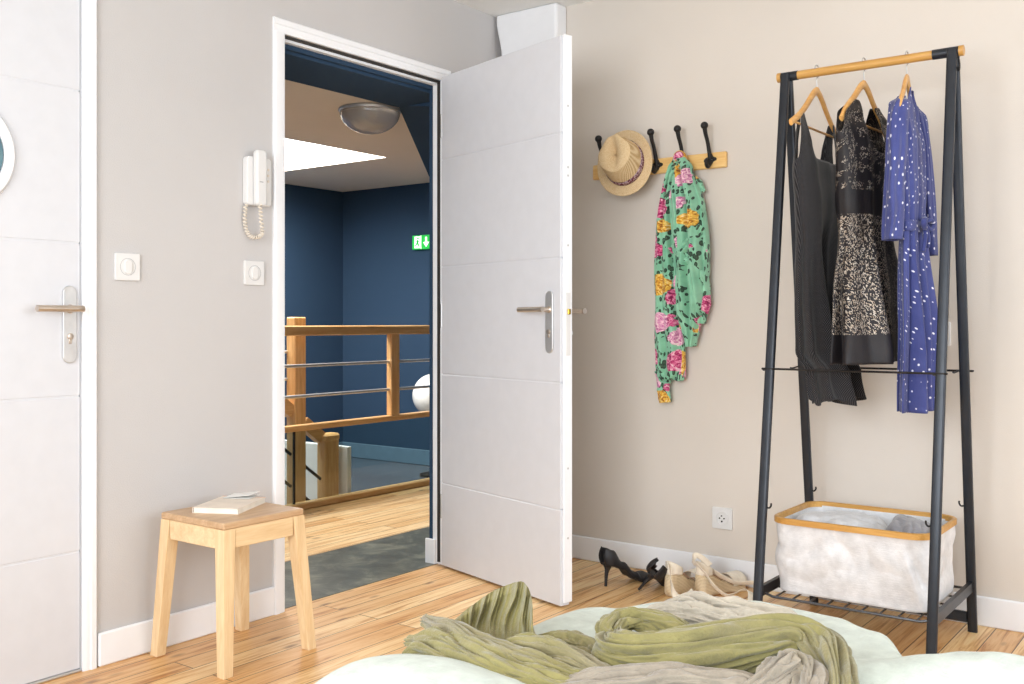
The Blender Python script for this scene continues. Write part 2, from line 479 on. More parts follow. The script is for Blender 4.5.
def circ(cx, cy, r, n=28, a0=0, a1=2*pi):
    return [(cx+r*cos(a0+(a1-a0)*k/n), cy+r*sin(a0+(a1-a0)*k/n)) for k in range(n if abs(a1-a0-2*pi) < 1e-6 else n+1)]
def stadium(cx, cy, w, h, n=10):
    r = w/2; a = h/2-r
    return [(cx+r*cos(t), cy+a+r*sin(t)) for t in [pi*k/n for k in range(n+1)]]+[(cx-r*cos(t), cy-a-r*sin(t)) for t in [pi*k/n for k in range(n+1)]]
def rrect(cx, cy, w, h, r, n=5):
    out = []
    for sx, sy, a in ((1, 1, 0), (-1, 1, pi/2), (-1, -1, pi), (1, -1, 3*pi/2)):
        for k in range(n+1):
            t = a+pi/2*k/n; out.append((cx+sx*(w/2-r)+r*cos(t), cy+sy*(h/2-r)+r*sin(t)))
    return out

# ================================================================ THE SETTING
ZC = 2.405
g = G(); g.box((-.02, -5.4, -.12), (5.0, .12, 0)); g.build('floor', M_['floor'], kind='structure')
g = G()      # left wall with two door openings
for lo, hi in (((-.05, -5.4, 0), (0, -2.98, ZC)), ((-.05, -2.98, 2.10), (0, -2.03, ZC)), ((-.05, -2.03, 0), (0, -1.325, ZC)),
               ((-.05, -1.325, 2.075), (0, -.425, ZC)), ((-.05, -.425, 0), (0, 0, ZC))): g.box(lo, hi)
g.build('wall_left', M_['leftwall'], kind='structure')
g = G(); g.box((-.05, 0, 0), (5.0, .12, ZC)); g.build('wall_back', M_['backwall'], kind='structure')
g = G()      # right wall with a tall window, beyond the frame
WR = 4.6
for lo, hi in (((WR, -5.4, 0), (WR+.12, -3.3, ZC)), ((WR, -.35, 0), (WR+.12, 0, ZC)), ((WR, -3.3, 0), (WR+.12, -.35, .55)), ((WR, -3.3, 2.25), (WR+.12, -.35, ZC))): g.box(lo, hi)
g.build('wall_right', M_['leftwall'], kind='structure')
g = G()      # wall behind the camera with a window
YR = -5.3
for lo, hi in (((0, YR-.12, 0), (.9, YR, ZC)), ((3.6, YR-.12, 0), (WR, YR, ZC)), ((.9, YR-.12, 0), (3.6, YR, .6)), ((.9, YR-.12, 2.25), (3.6, YR, ZC))): g.box(lo, hi)
g.build('wall_front', M_['leftwall'], kind='structure')
g = G(); g.box((-.05, -5.4, ZC), (5.0, .12, ZC+.1)); g.build('ceiling', M_['ceiling'], kind='structure')
def window(name, horizontal, a0, a1, z0, z1, c):
    def bx(g, a, b, zl, zh, d0, d1):
        if horizontal: g.box((a, c+d0, zl), (b, c+d1, zh), .003)
        else: g.box((c+d0, a, zl), (c+d1, b, zh), .003)
    root = G(); bx(root, a0, a1, z0, z0+.06, .01, .08); bx(root, a0, a1, z1-.06, z1, .01, .08)
    mid = (a0+a1)/2
    for p in (a0, mid-.03, a1-.06): bx(root, p, p+.06, z0+.06, z1-.06, .01, .08)
    o = root.build(name, M_['white'], kind='structure')
    return o
window('window_1', False, -3.3, -.35, .55, 2.25, WR)
window('window_2', True, .9, 3.6, .6, 2.25, YR-.12)

# baseboards
def skirting(name, lo, hi, mat='trim'):
    g = G(); g.box(lo, hi, .004); g.build(name, M_[mat], kind='structure')
skirting('baseboard_back', (.0, -.014, 0), (WR, 0, .1))
skirting('baseboard_left', (0, -2.012, 0), (.014, -1.348, .1))
skirting('baseboard_left.001', (0, -.37, 0), (.014, -.015, .1))
skirting('baseboard_right', (WR-.014, -5.3, 0), (WR, -.016, .1))
skirting('baseboard_front', (.0, YR, 0), (WR-.016, YR+.014, .1))

# casings
def casing(name, y0, y1, ztop, w=.05):
    g = G()
    prof = [(0, 0), (0, w), (.008, w), (.013, w-.005), (.013, w*.55), (.009, w*.5), (.009, .012), (.006, 0)]
    def leg(yin, sgn):
        g.prism([(p[0], yin+sgn*p[1]) for p in prof], 0, ztop, 'xy')
    leg(y0, -1); leg(y1, 1)
    g.prism([(p[0], ztop+p[1]) for p in prof], y0-w, y1+w, 'xz')
    g.build(name, M_['trim'], kind='structure')
casing('trim_1', -1.298, -.443, 2.045, .050)
casing('trim_2', -2.95, -2.060, 2.09, .044)

# ---- closed entrance door (left) ----
DZ = (.009, .353, .808, 1.256, 1.702, 2.05)
def door_leaf(g, L, th, x0=0.):
    """panelled leaf lying along local +x, L long, thickness th in y (face at y=0 and y=-th mirrored)"""
    for a, b in zip(DZ, DZ[1:]): g.box((x0+0, 0, a+(.0025 if a > .03 else 0)), (x0+L, th, b-(.0025 if b < 2.04 else 0)), .0015)
    g.box((x0+.004, .0018, DZ[0]+.002), (x0+L-.004, th-.0018, DZ[-1]-.002))
RZ = Matrix.Rotation
g = G()
for a, b in zip(DZ, DZ[1:]): g.box((-.05, -2.944, a+(.0025 if a > .03 else 0)), (-.003, -2.063, b-(.0025 if b < 2.04 else 0.)), .0015)
g.box((-.046, -2.94, .014), (-.0046, -2.066, 2.046))
d1 = g.build('door_1', M_['door'], kind='structure')
g = G(); g.box((-.05, -2.98, .0), (-.02, -2.062, .008)); g.box((-.02, -2.944, .0), (.004, -2.062, .008), .003); g.build('door_sill', M_['steel'], d1)
g = G(); g.box((-.05, -2.95, 2.052), (-.01, -2.062, 2.1)); g.box((-.05, -2.0615, 0), (-.006, -2.03, 2.1)); g.box((-.05, -2.98, 0), (-.02, -2.946, 2.1)); g.build('door_frame', M_['trim'], d1)
g = G(); g.lathe([(.118, -.006), (.122, .008), (.130, .014), (.148, .012), (.157, .0), (.157, -.016)], (-.002, -2.411, 1.484), 'x', 56)
g.build('porthole_ring', M_['trim'], d1, smooth='auto')
g = G(); g.lathe([(.001, .0), (.118, .0), (.118, .0045)], (.0035, -2.411, 1.484), 'x', 48)
# glass disc just proud of the recessed ring centre
g.build('porthole_glass', M_['glassdark'], d1)
def handle_plate(parent, o, ax, nrm, key=True, nk=.045):
    """lever handle: o = plate centre on the face, ax = lever direction, nrm = outward normal"""
    o, ax, nrm = V(o), unit(V(ax)), unit(V(nrm))
    R = Matrix((ax, nrm, V((0, 0, 1)))).transposed()
    def T(g):
        for i in range(len(g.v)): g.v[i] = R @ g.v[i]+o
        return g
    g = G(); g.prism(stadium(0, 0, .042, .225), 0, .008, 'xz'); p = T(g).build('door_handle', M_['steel'], parent, smooth='auto', bev=.002)
    g = G(); g.lathe([(.011, 0), (.013, .008), (.009, .012), (.009, nk)], (0, 0, .045), 'y', 20)
    g.tube(spline([(-.016, nk+.004, .045), (.0, nk+.006, .045), (.010, nk+.006, .045), (.03, nk+.006, .045), (.122, nk+.006, .045)], 16), .0098, 14)
    T(g).build('lever', M_['steelwarm'], p, smooth='auto')
    g = G(); g.lathe([(.0095, .006), (.0095, .011), (.006, .012)], (0, 0, -.035), 'y', 18); g.box((-.0045, .006, -.056), (.0045, .011, -.035), .001)
    T(g).build('keyhole', M_['steelwarm'], p, smooth='auto')
    if key:
        g = G(); g.lathe([(.008, .012), (.008, .013)], (0, 0, -.035), 'y', 12); g.box((-.0012, .012, -.0415), (.0012, .034, -.0285), .0005)
        T(g).build('key', M_['steel'], p)
handle_plate(d1, (-.003, -2.098, 1.018), (0, -1, 0), (1, 0, 0), False)

# ---- frame and open bedroom door ----
g = G()
g.box((-.045, -1.325, 0), (0, -1.300, 2.045)); g.box((-.045, -.441, 0), (0, -.425, 2.045)); g.box((-.045, -1.325, 2.045), (0, -.425, 2.075))
# rebate stop
g.box((-.045, -1.300, 0), (-.02, -1.290, 2.03), .002); g.box((-.0445, -.4468, 0), (-.02, -.441, 2.03), .002); g.box((-.045, -1.300, 2.028), (-.02, -.441, 2.045), .002)
g.build('trim_3', M_['trim'], kind='structure')
g = G(); g.box((-.02, -1.300, 2.037), (-.006, -.4415, 2.045)); g.box((-.02, -.4455, .01), (-.006, -.4415, 2.037)); g.box((-.02, -1.2995, .01), (-.006, -1.294, 2.037)); g.build('trim_4', M_['rubber'], kind='structure')
hinge = V((.030, -.474, 0)); dax = unit(V((.737, -.214, 0))); dn = V((-dax.y, dax.x, 0))   # dn points away from the camera-side face
Rd = Matrix((dax, dn, V((0, 0, 1)))).transposed()
def D(g):
    for i in range(len(g.v)): g.v[i] = Rd @ g.v[i]+hinge
    return g
g = G(); door_leaf(g, .772, .042); d2 = D(g).build('door_2', M_['door'], kind='structure')
g = G(); g.box((.772, .012, .02), (.778, .05, 2.055), .001); g.box((0.002, .042, .02), (.772, .05, 2.055), .001); D(g).build('rebate_edge', M_['trim'], d2)
g = G(); g.box((.778, .02, .905), (.7805, .040, 1.13), .0005); lk_ = D(g).build('lock_plate', M_['plastic'], d2)
g = G(); g.box((.7805, .024, 1.052), (.788, .037, 1.072), .002); D(g).build('latch', M_['brass'], lk_)
for zz in (.25, .5, 1.3, 1.55, 1.58, 1.8):
    g = G(); g.lathe([(.004, 0), (.004, .0012), (.002, .0016)], (.778, .03, zz), 'x', 10); D(g).build('screw', M_['steel'], d2)
handle_plate(d2, hinge+dax*.715+V((0, 0, 1.025)), -dax, -dn, False)
handle_plate(d2, hinge+dax*.742+dn*.05+V((0, 0, 1.02)), dax*-1, dn, True, .075)
# lever on the far side reaches past the edge like the photographed one
for zz in (.25, 1.05, 1.85):
    g = G(); g.tube([(.012, -.452, zz-.05), (.012, -.452, zz+.05)], .007, 12); g.build('hinge', M_['steel'], d2, smooth='auto')

# ---- hallway shell ----
g = G()
g.box((-.062, -1.9, 0), (-.045, -1.305, 2.5)); g.box((-.062, -.447, 0), (-.045, 1.80, 2.5)); g.box((-.062, -1.305, 2.012), (-.045, -.447, 2.5))
g.build('wall_hall_side', M_['blue'], kind='structure')
g = G(); g.box((-.078, -.458, 0), (-.024, -.4475, .105), .002); g.build('baseboard_hall_side', M_['trim'], kind='structure')
g = G(); g.box((-2.95, 1.735, -1.6), (-.05, 1.80, 2.2)); g.build('wall_hall_end', M_['blue'], kind='structure')
g = G(); g.box((-2.95, -1.9, -1.6), (-2.857, 1.735, 2.2)); g.box((-2.857, -1.9, -.1), (-2.79, .86, 2.02)); g.build('wall_hall_far', M_['blue'], kind='structure')
g = G(); g.box((-2.95, -1.96, -1.6), (-.05, -1.9, 2.2)); g.build('wall_hall_near', M_['blue'], kind='structure')
g = G(); g.box((-1.47, -1.9, -.12), (-.56, 1.735, 0)); g.build('floor_hall', M_['floor'], kind='structure')
g = G(); g.box((-.56, -1.9, -.12), (-.02, 1.735, .002)); g.build('floor_threshold', M_['concrete'], kind='structure')
g = G(); g.box((-2.857, .52, -.12), (-1.47, 1.735, 0)); g.box((-2.857, -1.9, -.12), (-2.34, .52, 0)); g.build('floor_landing', M_['darkfloor'], kind='structure')
g = G(); g.box((-2.36, -1.9, -1.7), (-1.47, .52, -1.6)); g.build('floor_stairwell', M_['darkfloor'], kind='structure')
g = G(); g.box((-2.34, -1.9, -1.6), (-2.28, .50, .285), .003); g.box((-2.34, .50, -1.6), (-1.535, .535, .29), .003); g.box((-1.53, -1.9, -1.6), (-1.47, .50, -.13)); g.build('wall_stairwell', M_['white'], kind='structure')
skirting('baseboard_hall_end', (-2.857, 1.722, 0), (-.08, 1.735, .11), 'greybase')
skirting('baseboard_hall_far', (-2.857, .87, 0), (-2.844, 1.72, .11), 'greybase')
# ceiling of the hall with the roof light opening and the blue dropped part
SK = (-2.55, -1.465, -.6, .757)
ZH = 2.02
g = G()
g.box((-2.95, -1.9, ZH), (SK[0], 1.735, ZH+.1)); g.box((SK[1], -1.9, ZH), (-.062, 1.735, ZH+.1))
g.box((SK[0], -1.9, ZH), (SK[1], SK[2], ZH+.1)); g.box((SK[0], SK[3], ZH), (SK[1], 1.735, ZH+.1))
g.build('ceiling_hall', wall_paint('cream_hall_ceiling', (232, 220, 206)), kind='structure')
g = G()
g.prism([(-.375, -1.9), (-.063, -1.9), (-.063, -.316), (-.367, -.316)], 2.0, ZH-.001)
g.build('ceiling_soffit', M_['blue'], kind='structure')
g = G(); A = [(-.367, -.314), (-.063, -.314), (-.063, 1.73), (-1.947, 1.73)]
zs = [ZH-.012, 1.965, 1.93, ZH-.012]
lo = [g.av((x, y, z)) for (x, y), z in zip(A, zs)]; hi = [g.av((x, y, ZH-.001)) for x, y in A]
g.f += [lo[::-1], hi]+[[lo[i], lo[(i+1) % 4], hi[(i+1) % 4], hi[i]] for i in range(4)]
g.build('ceiling_slope', M_['blue'], kind='structure')
g = G()
x0, x1, y0, y1 = SK
g.box((x0-.02, y0-.02, ZH+.1), (x1+.02, y0, ZH+.3)); g.box((x0-.02, y1, ZH+.1), (x1+.02, y1+.02, ZH+.3)); g.box((x0-.02, y0, ZH+.1), (x0, y1, ZH+.3)); g.box((x1, y0, ZH+.1), (x1+.02, y1, ZH+.3))
wf = g.build('window_3', M_['white'], kind='structure')
g = G(); g.box((x0, y0, ZH+.26), (x1, y1, ZH+.27)); g.build('pane', M_['glass'], wf)

# boxed-in duct in the room corner
g = G()
L_, R_ = .012, .345
prof = []
for z in (2.405, 2.36, 2.33, 2.28, 2.24, 2.19, 2.14):
    inset = {2.405: 0, 2.36: .0, 2.33: .006, 2.28: .018, 2.24: .026, 2.19: .03, 2.14: .03}[z]
    prof.append((L_+.004+inset, z))
poly = prof+[(R_, 2.14), (R_, 2.405)]
g.prism(poly, -.085, 0, 'xz')
g.build('trim_5', M_['white'], kind='structure', bev=.012)

# ================================================================ HALL THINGS
XR = -1.44
rail = thing('stair_railing', (XR, .6, 0), 'oak landing railing with steel rods and glass panel beyond the open doorway', 'railing')
g = G(); g.box((XR-.03, -1.5, .95), (XR+.03, 1.70, 1.005), .006); g.build('handrail', M_['oak'], rail)
g = G(); g.box((XR-.025, -1.5, .43), (XR+.025, 1.70, .462), .004); g.build('middle_rail', M_['oak'], rail)
g = G(); g.box((XR-.03, -1.5, .0), (XR+.03, 1.70, .034), .004); g.build('bottom_rail', M_['oak'], rail)
for zz in (.618, .785):
    g = G(); g.tube([(XR, -1.5, zz), (XR, 1.70, zz)], .009, 12); g.build('rod', M_['steel'], rail, smooth='auto')
for yy in (-.72, .79):
    g = G(); g.box((XR-.022, yy-.036, .462), (XR+.022, yy+.036, .95), .004); g.build('baluster', M_['oakz'], rail)
for a, b in ((-1.45, .004), (.016, 1.68)):
    g = G(); g.box((XR-.004, a, .034), (XR+.004, b, .43)); g.build('glass_panel', M_['glass'], rail)
g = G(); g.box((XR-.006, .005, .034), (XR+.006, .015, .43)); g.build('glass_joint', M_['black_iron'], rail)
for yy in (-1.54, 1.715):
    g = G(); g.box((XR-.035, yy-.02, 0), (XR+.035, yy+.02, 1.05), .005); g.build('end_post', M_['oakz'], rail)

back = thing('stair_banister', (-1.62, .30, -1.6), 'oak stair banister with tall post, short newel and sloping rail behind the glass', 'banister')
g = G(); g.box((-1.662, .145, -1.6), (-1.585, .229, 1.053), .006); g.build('post', M_['oakz'], back)
for zz in (.855, .70, .55):
    g = G(); g.tube([(-1.655, -1.6, zz), (-1.655, .144, zz)], .009, 10); g.build('rod', M_['steel'], back, smooth='auto')

st = back
g = G(); g.box((-1.655, .368, -1.6), (-1.58, .482, .345), .008); g.box((-1.66, .363, .325), (-1.575, .487, .372), .012); g.build('newel_post', M_['oakz'], st)
dz = (.292-.544)/(.424-.084)
def hz(y, z0=.56): return z0+dz*(y-.084)
g = G(); g.bar((-1.62, .231, hz(.231)), (-1.62, .366, hz(.366)), .045, .07); g.bar((-1.62, -.5, hz(-.5)), (-1.62, .143, hz(.143)), .045, .07); g.build('handrail', M_['oak'], st)
for off in (.24, .42):
    g = G(); g.tube([(-1.62, .231, hz(.231, .56-off)), (-1.62, .367, hz(.367, .56-off))], .009, 10); g.tube([(-1.62, -.5, hz(-.5, .56-off)), (-1.62, .143, hz(.143, .56-off))], .009, 10); g.build('rod', M_['black_iron'], st, smooth='auto')

lamp = thing('globe_lamp', (-1.97, 1.18, 0), 'white opal globe lamp half seen past the doorway beyond the railing', 'lamp')
lc = V((-1.66, 1.42, .535)); lamp.location = (lc.x, lc.y, 0)
g = G(); g.lathe([(.145*sin(pi*k/24)+.0005, -.145*cos(pi*k/24)) for k in range(25)], lc, 'z', 40); g.build('lamp_globe', M_['globe'], lamp, smooth=True)
g = G(); g.tube([lc+V((.02, 0, -.14)), (lc.x+.02, lc.y, .02)], .012, 12); g.lathe([(.11, 0), (.11, .012), (.02, .02)], (lc.x+.02, lc.y, 0.0), 'z', 28); g.build('lamp_stand', M_['black_iron'], lamp, smooth='auto')

dome = thing('ceiling_light', (-.56, -.30, ZH), 'round clear glass dome light on the hall ceiling near the skylight', 'ceiling light')
g = G(); g.lathe([(.140, -.001), (.146, -.008), (.143, -.016), (.134, -.018)], (-.56, -.30, ZH), 'z', 44); g.build('rim', M_['steel'], dome, smooth='auto')
def domeglass():
    k = N('ribbed_glass_dome', .12, spec=.8); k.b.inputs['Alpha'].default_value = 1
    k.color((226, 216, 206)); k.b.inputs['Transmission Weight'].default_value = .7
    w = k.noise(k.tc.outputs['Object'], 14, 2); k.bump(w, .01); return k.m
g = G(); g.lathe([(.14*cos(t)+.0005, -.016-.10*sin(t)) for t in [pi/2*k/14 for k in range(15)]], (-.56, -.30, ZH), 'z', 44); g.build('glass_dome', domeglass(), dome, smooth=True)

sign = thing('exit_sign', (-2.05, 1.735, 1.54), 'small lit green exit sign with running figure and arrow on blue wall', 'sign')
sx0, sx1, sz0, sz1 = -2.118, -1.925, 1.545, 1.645
g = G(); g.box((sx0, 1.705, sz0), (sx1, 1.735, sz1), .003); g.build('sign_box', M_['green'], sign)
g = G(); g.box((sx0+.086, 1.7025, sz0+.002), (sx0+.090, 1.705, sz1-.002))
yq = (1.7022, 1.705)
g.prism([(sx0+.026, sz0+.008), (sx0+.084, sz0+.008), (sx0+.084, sz1-.008), (sx0+.026, sz1-.008)], *yq, 'xz')       # white doorway
g.build('white_doorway', M_['signwhite'], sign); g = G(); yq = (1.7012, 1.702)
g.prism(circ(sx0+.060, sz1-.022, .008, 12), *yq, 'xz')
g.prism([(sx0+x_, sz1-z_) for x_, z_ in ((.044, .040), (.056, .032), (.070, .040), (.063, .056), (.072, .070), (.064, .086), (.058, .070), (.052, .064), (.038, .082), (.032, .076), (.048, .052))], *yq, 'xz')
g.build('running_figure', M_['green'], sign); g = G(); yq = (1.7022, 1.705)
ax_ = sx0+.136
g.prism([(ax_-.008, sz1-.014), (ax_-.008, sz0+.05), (ax_-.028, sz0+.05), (ax_, sz0+.014), (ax_+.028, sz0+.05), (ax_+.008, sz0+.05), (ax_+.008, sz1-.014)], *yq, 'xz')
g.build('arrow', M_['signwhite'], sign)

pl = thing('potted_plant', (-2.60, .66, 0), 'green leafy plant glimpsed behind the far railing post in the hall', 'plant')
g = G(); g.lathe([(.07, 0), (.10, .16), (.105, .18), (.09, .18), (.085, .15)], (-2.60, .66, 0), 'z', 24); g.build('pot', M_['pot'], pl, smooth='auto')
g = G(); g.tube(spline([(-2.60, .66, .1), (-2.59, .67, .3), (-2.60, .66, .55)], 8), .012, 8); g.build('stem', M_['oakz'], pl)
g = G()
for k in range(46):
    a = random.random()*2*pi; z0 = .42+.38*random.random(); Lf = .12+.08*random.random()
    p0 = V((-2.60, .66, z0)); dr = V((cos(a), sin(a), .5-.9*random.random()))
    dr.normalize(); side = unit(dr.cross(V((0, 0, 1))))*.014
    ids = []
    for t, w in ((0, .1), (.3, 1), (.65, .9), (1, .05)):
        c = p0+dr*Lf*t+V((0, 0, -.06*t*t)); ids.append((g.av(c-side*w), g.av(c+side*w)))
    for A, B in zip(ids, ids[1:]): g.f.append([A[0], A[1], B[1], B[0]])
g.build('leaves', M_['leaf'], pl, solid=.001, smooth=True)

# ================================================================ LEFT WALL THINGS
def rocker(y, z, label, r):
    t = thing('light_switch', (0, y, z), label, 'switch', 'light switches on the left wall')
    g = G(); g.prism(rrect(y, z, .083, .083, .004), 0, .009, 'yz'); g.build('plate', M_['plastic'], t, bev=.0015)
    g = G(); g.lathe([(.0262, .008), (.0262, .0095), (.025, .0095), (.025, .008)], (0, y, z), 'x', 32); g.build('ring', M_['grey'], t)
    g = G(); g.prism(stadium(y, z, .026, .044), .008, .014, 'yz'); g.build('rocker', M_['plastic'], t, bev=.002)
rocker(-1.915, 1.193, 'square white light switch between the two doors, the one nearer the closed door', 0)
rocker(-1.433, 1.193, 'square white light switch directly below the white wall intercom', 0)

ic = thing('wall_intercom', (0, -1.427, 1.42), 'white wall intercom handset with coiled cord beside the open doorway', 'intercom')
g = G(); g.prism(rrect(-1.426, 1.506, .104, .166, .012), 0, .026, 'yz'); g.build('base', M_['plastic'], ic, bev=.004)
g = G(); g.prism(rrect(-1.434, 1.516, .044, .19, .012), .026, .050, 'yz')
hs = g.build('handset', M_['plastic'], ic, bev=.007)
g = G(); g.box((.050, -1.445, 1.500), (.0506, -1.430, 1.503)); g.build('logo_mark', M_['grey'], hs)
for zz in (1.55, 1.53, 1.51):
    g = G(); g.prism(circ(-1.389, zz, .0045, 14), .026, .028, 'yz'); g.build('button', M_['plastic2'], ic)
g = G()
path = spline([(.045, -1.440, 1.425), (.04, -1.432, 1.38), (.035, -1.422, 1.335), (.03, -1.43, 1.318), (.018, -1.455, 1.315), (.012, -1.472, 1.34), (.012, -1.478, 1.38), (.012, -1.474, 1.424)], 260)
pts = []
for i, p in enumerate(path):
    t = unit(path[min(i+1, 260)]-path[max(i-1, 0)]); a, b = frame(t); w = i*.62
    pts.append(p+(a*cos(w)+b*sin(w))*.005)
g.tube(pts, .0030, 6); g.build('cord', M_['plastic2'], ic, smooth=True)

# ================================================================ STOOL AND BOOK
sc = V((.236, -1.70, 0))
stool = thing('wooden_stool', sc, 'square pale wood stool with splayed legs beside the doorway, a book on it', 'stool')
ZS = .445
g = G(); g.box((sc.x-.152, sc.y-.152, ZS-.020), (sc.x+.152, sc.y+.152, ZS), .004); g.build('seat', M_['birchx'], stool)
for sx in (-1, 1):
    for sy in (-1, 1):
        g = G(); top = V((sc.x+sx*.131, sc.y+sy*.131, ZS-.020)); bot = V((sc.x+sx*.163+(-.018), sc.y+sy*.160+.018, 0))
        hw0, hw1 = .021, .0165
        ids = []
        for c, h in ((top, hw0), (bot, hw1)):
            for x, y in ((-1, -1), (1, -1), (1, 1), (-1, 1)): ids.append(g.av(c+V((x*h, y*h, 0))))
        g.f += [[3, 2, 1, 0], [4, 5, 6, 7], [0, 1, 5, 4], [1, 2, 6, 5], [2, 3, 7, 6], [3, 0, 4, 7]]
        g.build('leg', M_['birchz'], stool, bev=.002)
for k in (-1, 1):
    g = G(); g.box((sc.x-.11, sc.y+k*.14-.009, ZS-.078), (sc.x+.11, sc.y+k*.14+.009, ZS-.0205), .002); g.build('apron', M_['birchy'], stool)
    g = G(); g.box((sc.x+k*.14-.009, sc.y-.11, ZS-.078), (sc.x+k*.14+.009, sc.y+.11, ZS-.0205), .002); g.build('apron', M_['birchy'], stool)
bc = V((.195, -1.680, ZS))
bk = thing('paperback_book', bc, 'closed cream paperback lying on the seat of the wooden stool', 'book')
Rb = Matrix.Rotation(radians(27), 3, 'Z')
def rotg(g, c, R):
    c = V(c)
    for i in range(len(g.v)): g.v[i] = R @ (g.v[i]-c)+c
    return g
g = G(); g.box((bc.x-.070, bc.y-.100, ZS+.002), (bc.x+.072, bc.y+.100, ZS+.016)); rotg(g, bc, Rb).build('pages', M_['paper'], bk)
g = G(); g.box((bc.x-.072, bc.y-.102, ZS+.0003), (bc.x+.074, bc.y+.102, ZS+.002)); g.box((bc.x-.072, bc.y-.102, ZS+.016), (bc.x+.074, bc.y+.102, ZS+.0175)); g.box((bc.x-.074, bc.y-.102, ZS+.0003), (bc.x-.072, bc.y+.102, ZS+.0175)); rotg(g, bc, Rb).build('cover', M_['cover'], bk)
g = G(); g.box((bc.x-.072, bc.y+.098, ZS+.0176), (bc.x+.074, bc.y+.102, ZS+.0178)); rotg(g, bc, Rb).build('cover_line', M_['orange'], bk)
c0 = V((.150, -1.600, ZS+.019))
cd = thing('folded_card', c0, 'thin white folded card lying on the far corner of the paperback', 'card')
g = G(); g.box((c0.x-.045, c0.y-.04, c0.z+.0002), (c0.x+.045, c0.y+.04, c0.z+.001)); rotg(g, c0, Matrix.Rotation(radians(27), 3, 'Z')).build('lower_leaf', M_['coverwhite'], cd)
g = G(); g.bar(c0+V((-.045, .0, .0018)), c0+V((.045, .0, .012)), .08, .0008); rotg(g, c0, Matrix.Rotation(radians(27), 3, 'Z')).build('upper_leaf', M_['coverwhite'], cd)

# ================================================================ COAT RAIL, HAT, SCARF
cr = thing('coat_rail', (.79, 0, 1.63), 'pine coat rail with black iron hooks on the beige wall', 'coat rack')
g = G(); g.box((.487, -.02, 1.632), (1.10, 0, 1.694), .004); g.build('board', M_['pine'], cr)
def hook():
    x, z = .0, .0
    o = bpy.data.objects.new('hook', None)
    g = G()
    # lobed plate
    g.prism([(r*cos(a)*1.0, r*sin(a)) for a, r in [(2*pi*k/32, .019+.004*cos(4*2*pi*k/32)) for k in range(32)]], -.004, 0, 'xz')
    g.prism(circ(-.018, 0, .007, 12), -.004, 0, 'xz'); g.prism(circ(.018, 0, .007, 12), -.004, 0, 'xz')
    up = spline([(0, -.005, .0), (0, -.016, .03), (0, -.030, .065), (0, -.048, .095), (0, -.056, .118)], 14)
    g.tube(up, [.0095-.002*sin(pi*i/14) for i in range(15)], 12)
    g.lathe([(.0148*sin(pi*k/12)+.0003, -.0148*cos(pi*k/12)) for k in range(13)], (0, -.058, .125), 'z', 18)
    dn_ = spline([(0, -.005, -.005), (0, -.014, -.022), (0, -.028, -.032), (0, -.040, -.026), (0, -.043, -.016)], 12)
    g.tube(dn_, [.009-.002*i/12 for i in range(13)], 12)
    g.lathe([(.009*sin(pi*k/10)+.0003, -.009*cos(pi*k/10)) for k in range(11)], (0, -.043, -.012), 'z', 14)
    return g
hk = None
for i, x in enumerate((.553, .800, .920, 1.037)):
    if hk is None:
        hk = hook().build('hook', M_['black_iron'], cr, o=None, smooth='auto')
        # mesh was written about its own origin
        me = hk.data
        for v_ in me.vertices: v_.co += wpos(cr)
        h_ = hk
        g2 = G(); g2.prism(rrect(0, 0, .016, .014, .003), -.0075, -.003, 'xz')
        pl_ = g2.build('hook_screw_plate', M_['grey'], hk)
        for v_ in pl_.data.vertices: v_.co += wpos(hk)
    else:
        h_ = hk.copy(); COL.objects.link(h_); h_.parent = cr
        p_ = pl_.copy(); COL.objects.link(p_); p_.parent = h_
    h_.location = V((x, -.02, 1.667))-wpos(cr)

hat = thing('straw_hat', (.66, -.04, 1.665), 'straw trilby hat with maroon patterned band hanging on the coat rail', 'hat')
# axis of the crown towards the room; local frame: X right, Y up (world z), Z out of the wall
HO = V((.692, -.098, 1.672)); tilt = Matrix.Rotation(radians(-16), 3, 'X') @ Matrix.Rotation(radians(6), 3, 'Z') @ Matrix.Rotation(radians(-14), 3, 'Y')
def HT(p): return HO+tilt @ V((p[0], -p[2], p[1]))
def hat_pt(a, r, h): 
    ex, ey = 1.0, 1.16
    return (r*ex*cos(a), r*ey*sin(a), h)
g = G()
def brimf(u, v):
    a = 2*pi*u; r = .082+.040*v
    up = .020*(v**1.5)*(.25+.75*max(0, cos(a-radians(75)))**1)+.004*sin(2*a)*v - .010*v*max(0, cos(a-radians(250)))
    return (HT(hat_pt(a, r, up)), (0, 0))
g.grid(brimf, 72, 8, True)
def crownf(u, v):
    a = 2*pi*u
    if v < .72:
        t = v/.72; r = .082-.012*t**1.6; h = .108*t
    else:
        t = (v-.72)/.28; r = .070*(1-t**2.2)+.0004; h = .108+.012*sin(pi/2*t)
    x, y, z = hat_pt(a, r, h)
    # teardrop dent along the vertical, pinch at the upper front
    k = exp(-((x+.004)/.019)**2)*exp(-((y-.002)/.062)**2)
    if h > .05: z -= .030*k*(h-.05)/.06
    pn = exp(-((y-.062)/.035)**2)*max(0, (h-.03))/.08
    x *= 1-.26*pn
    return (HT((x, y, z)), (0, 0))
g.grid(crownf, 72, 34, True)
g.build('crown_and_brim', M_['straw'], hat, smooth=True, solid=.002)
g = G()
g.grid(lambda u, v: (HT(hat_pt(2*pi*u, .0845-.0015*v, .001+.028*v)), (0, 0)), 72, 2, True)
g.build('hat_band', M_['ribbon'], hat, smooth=True, solid=.001)

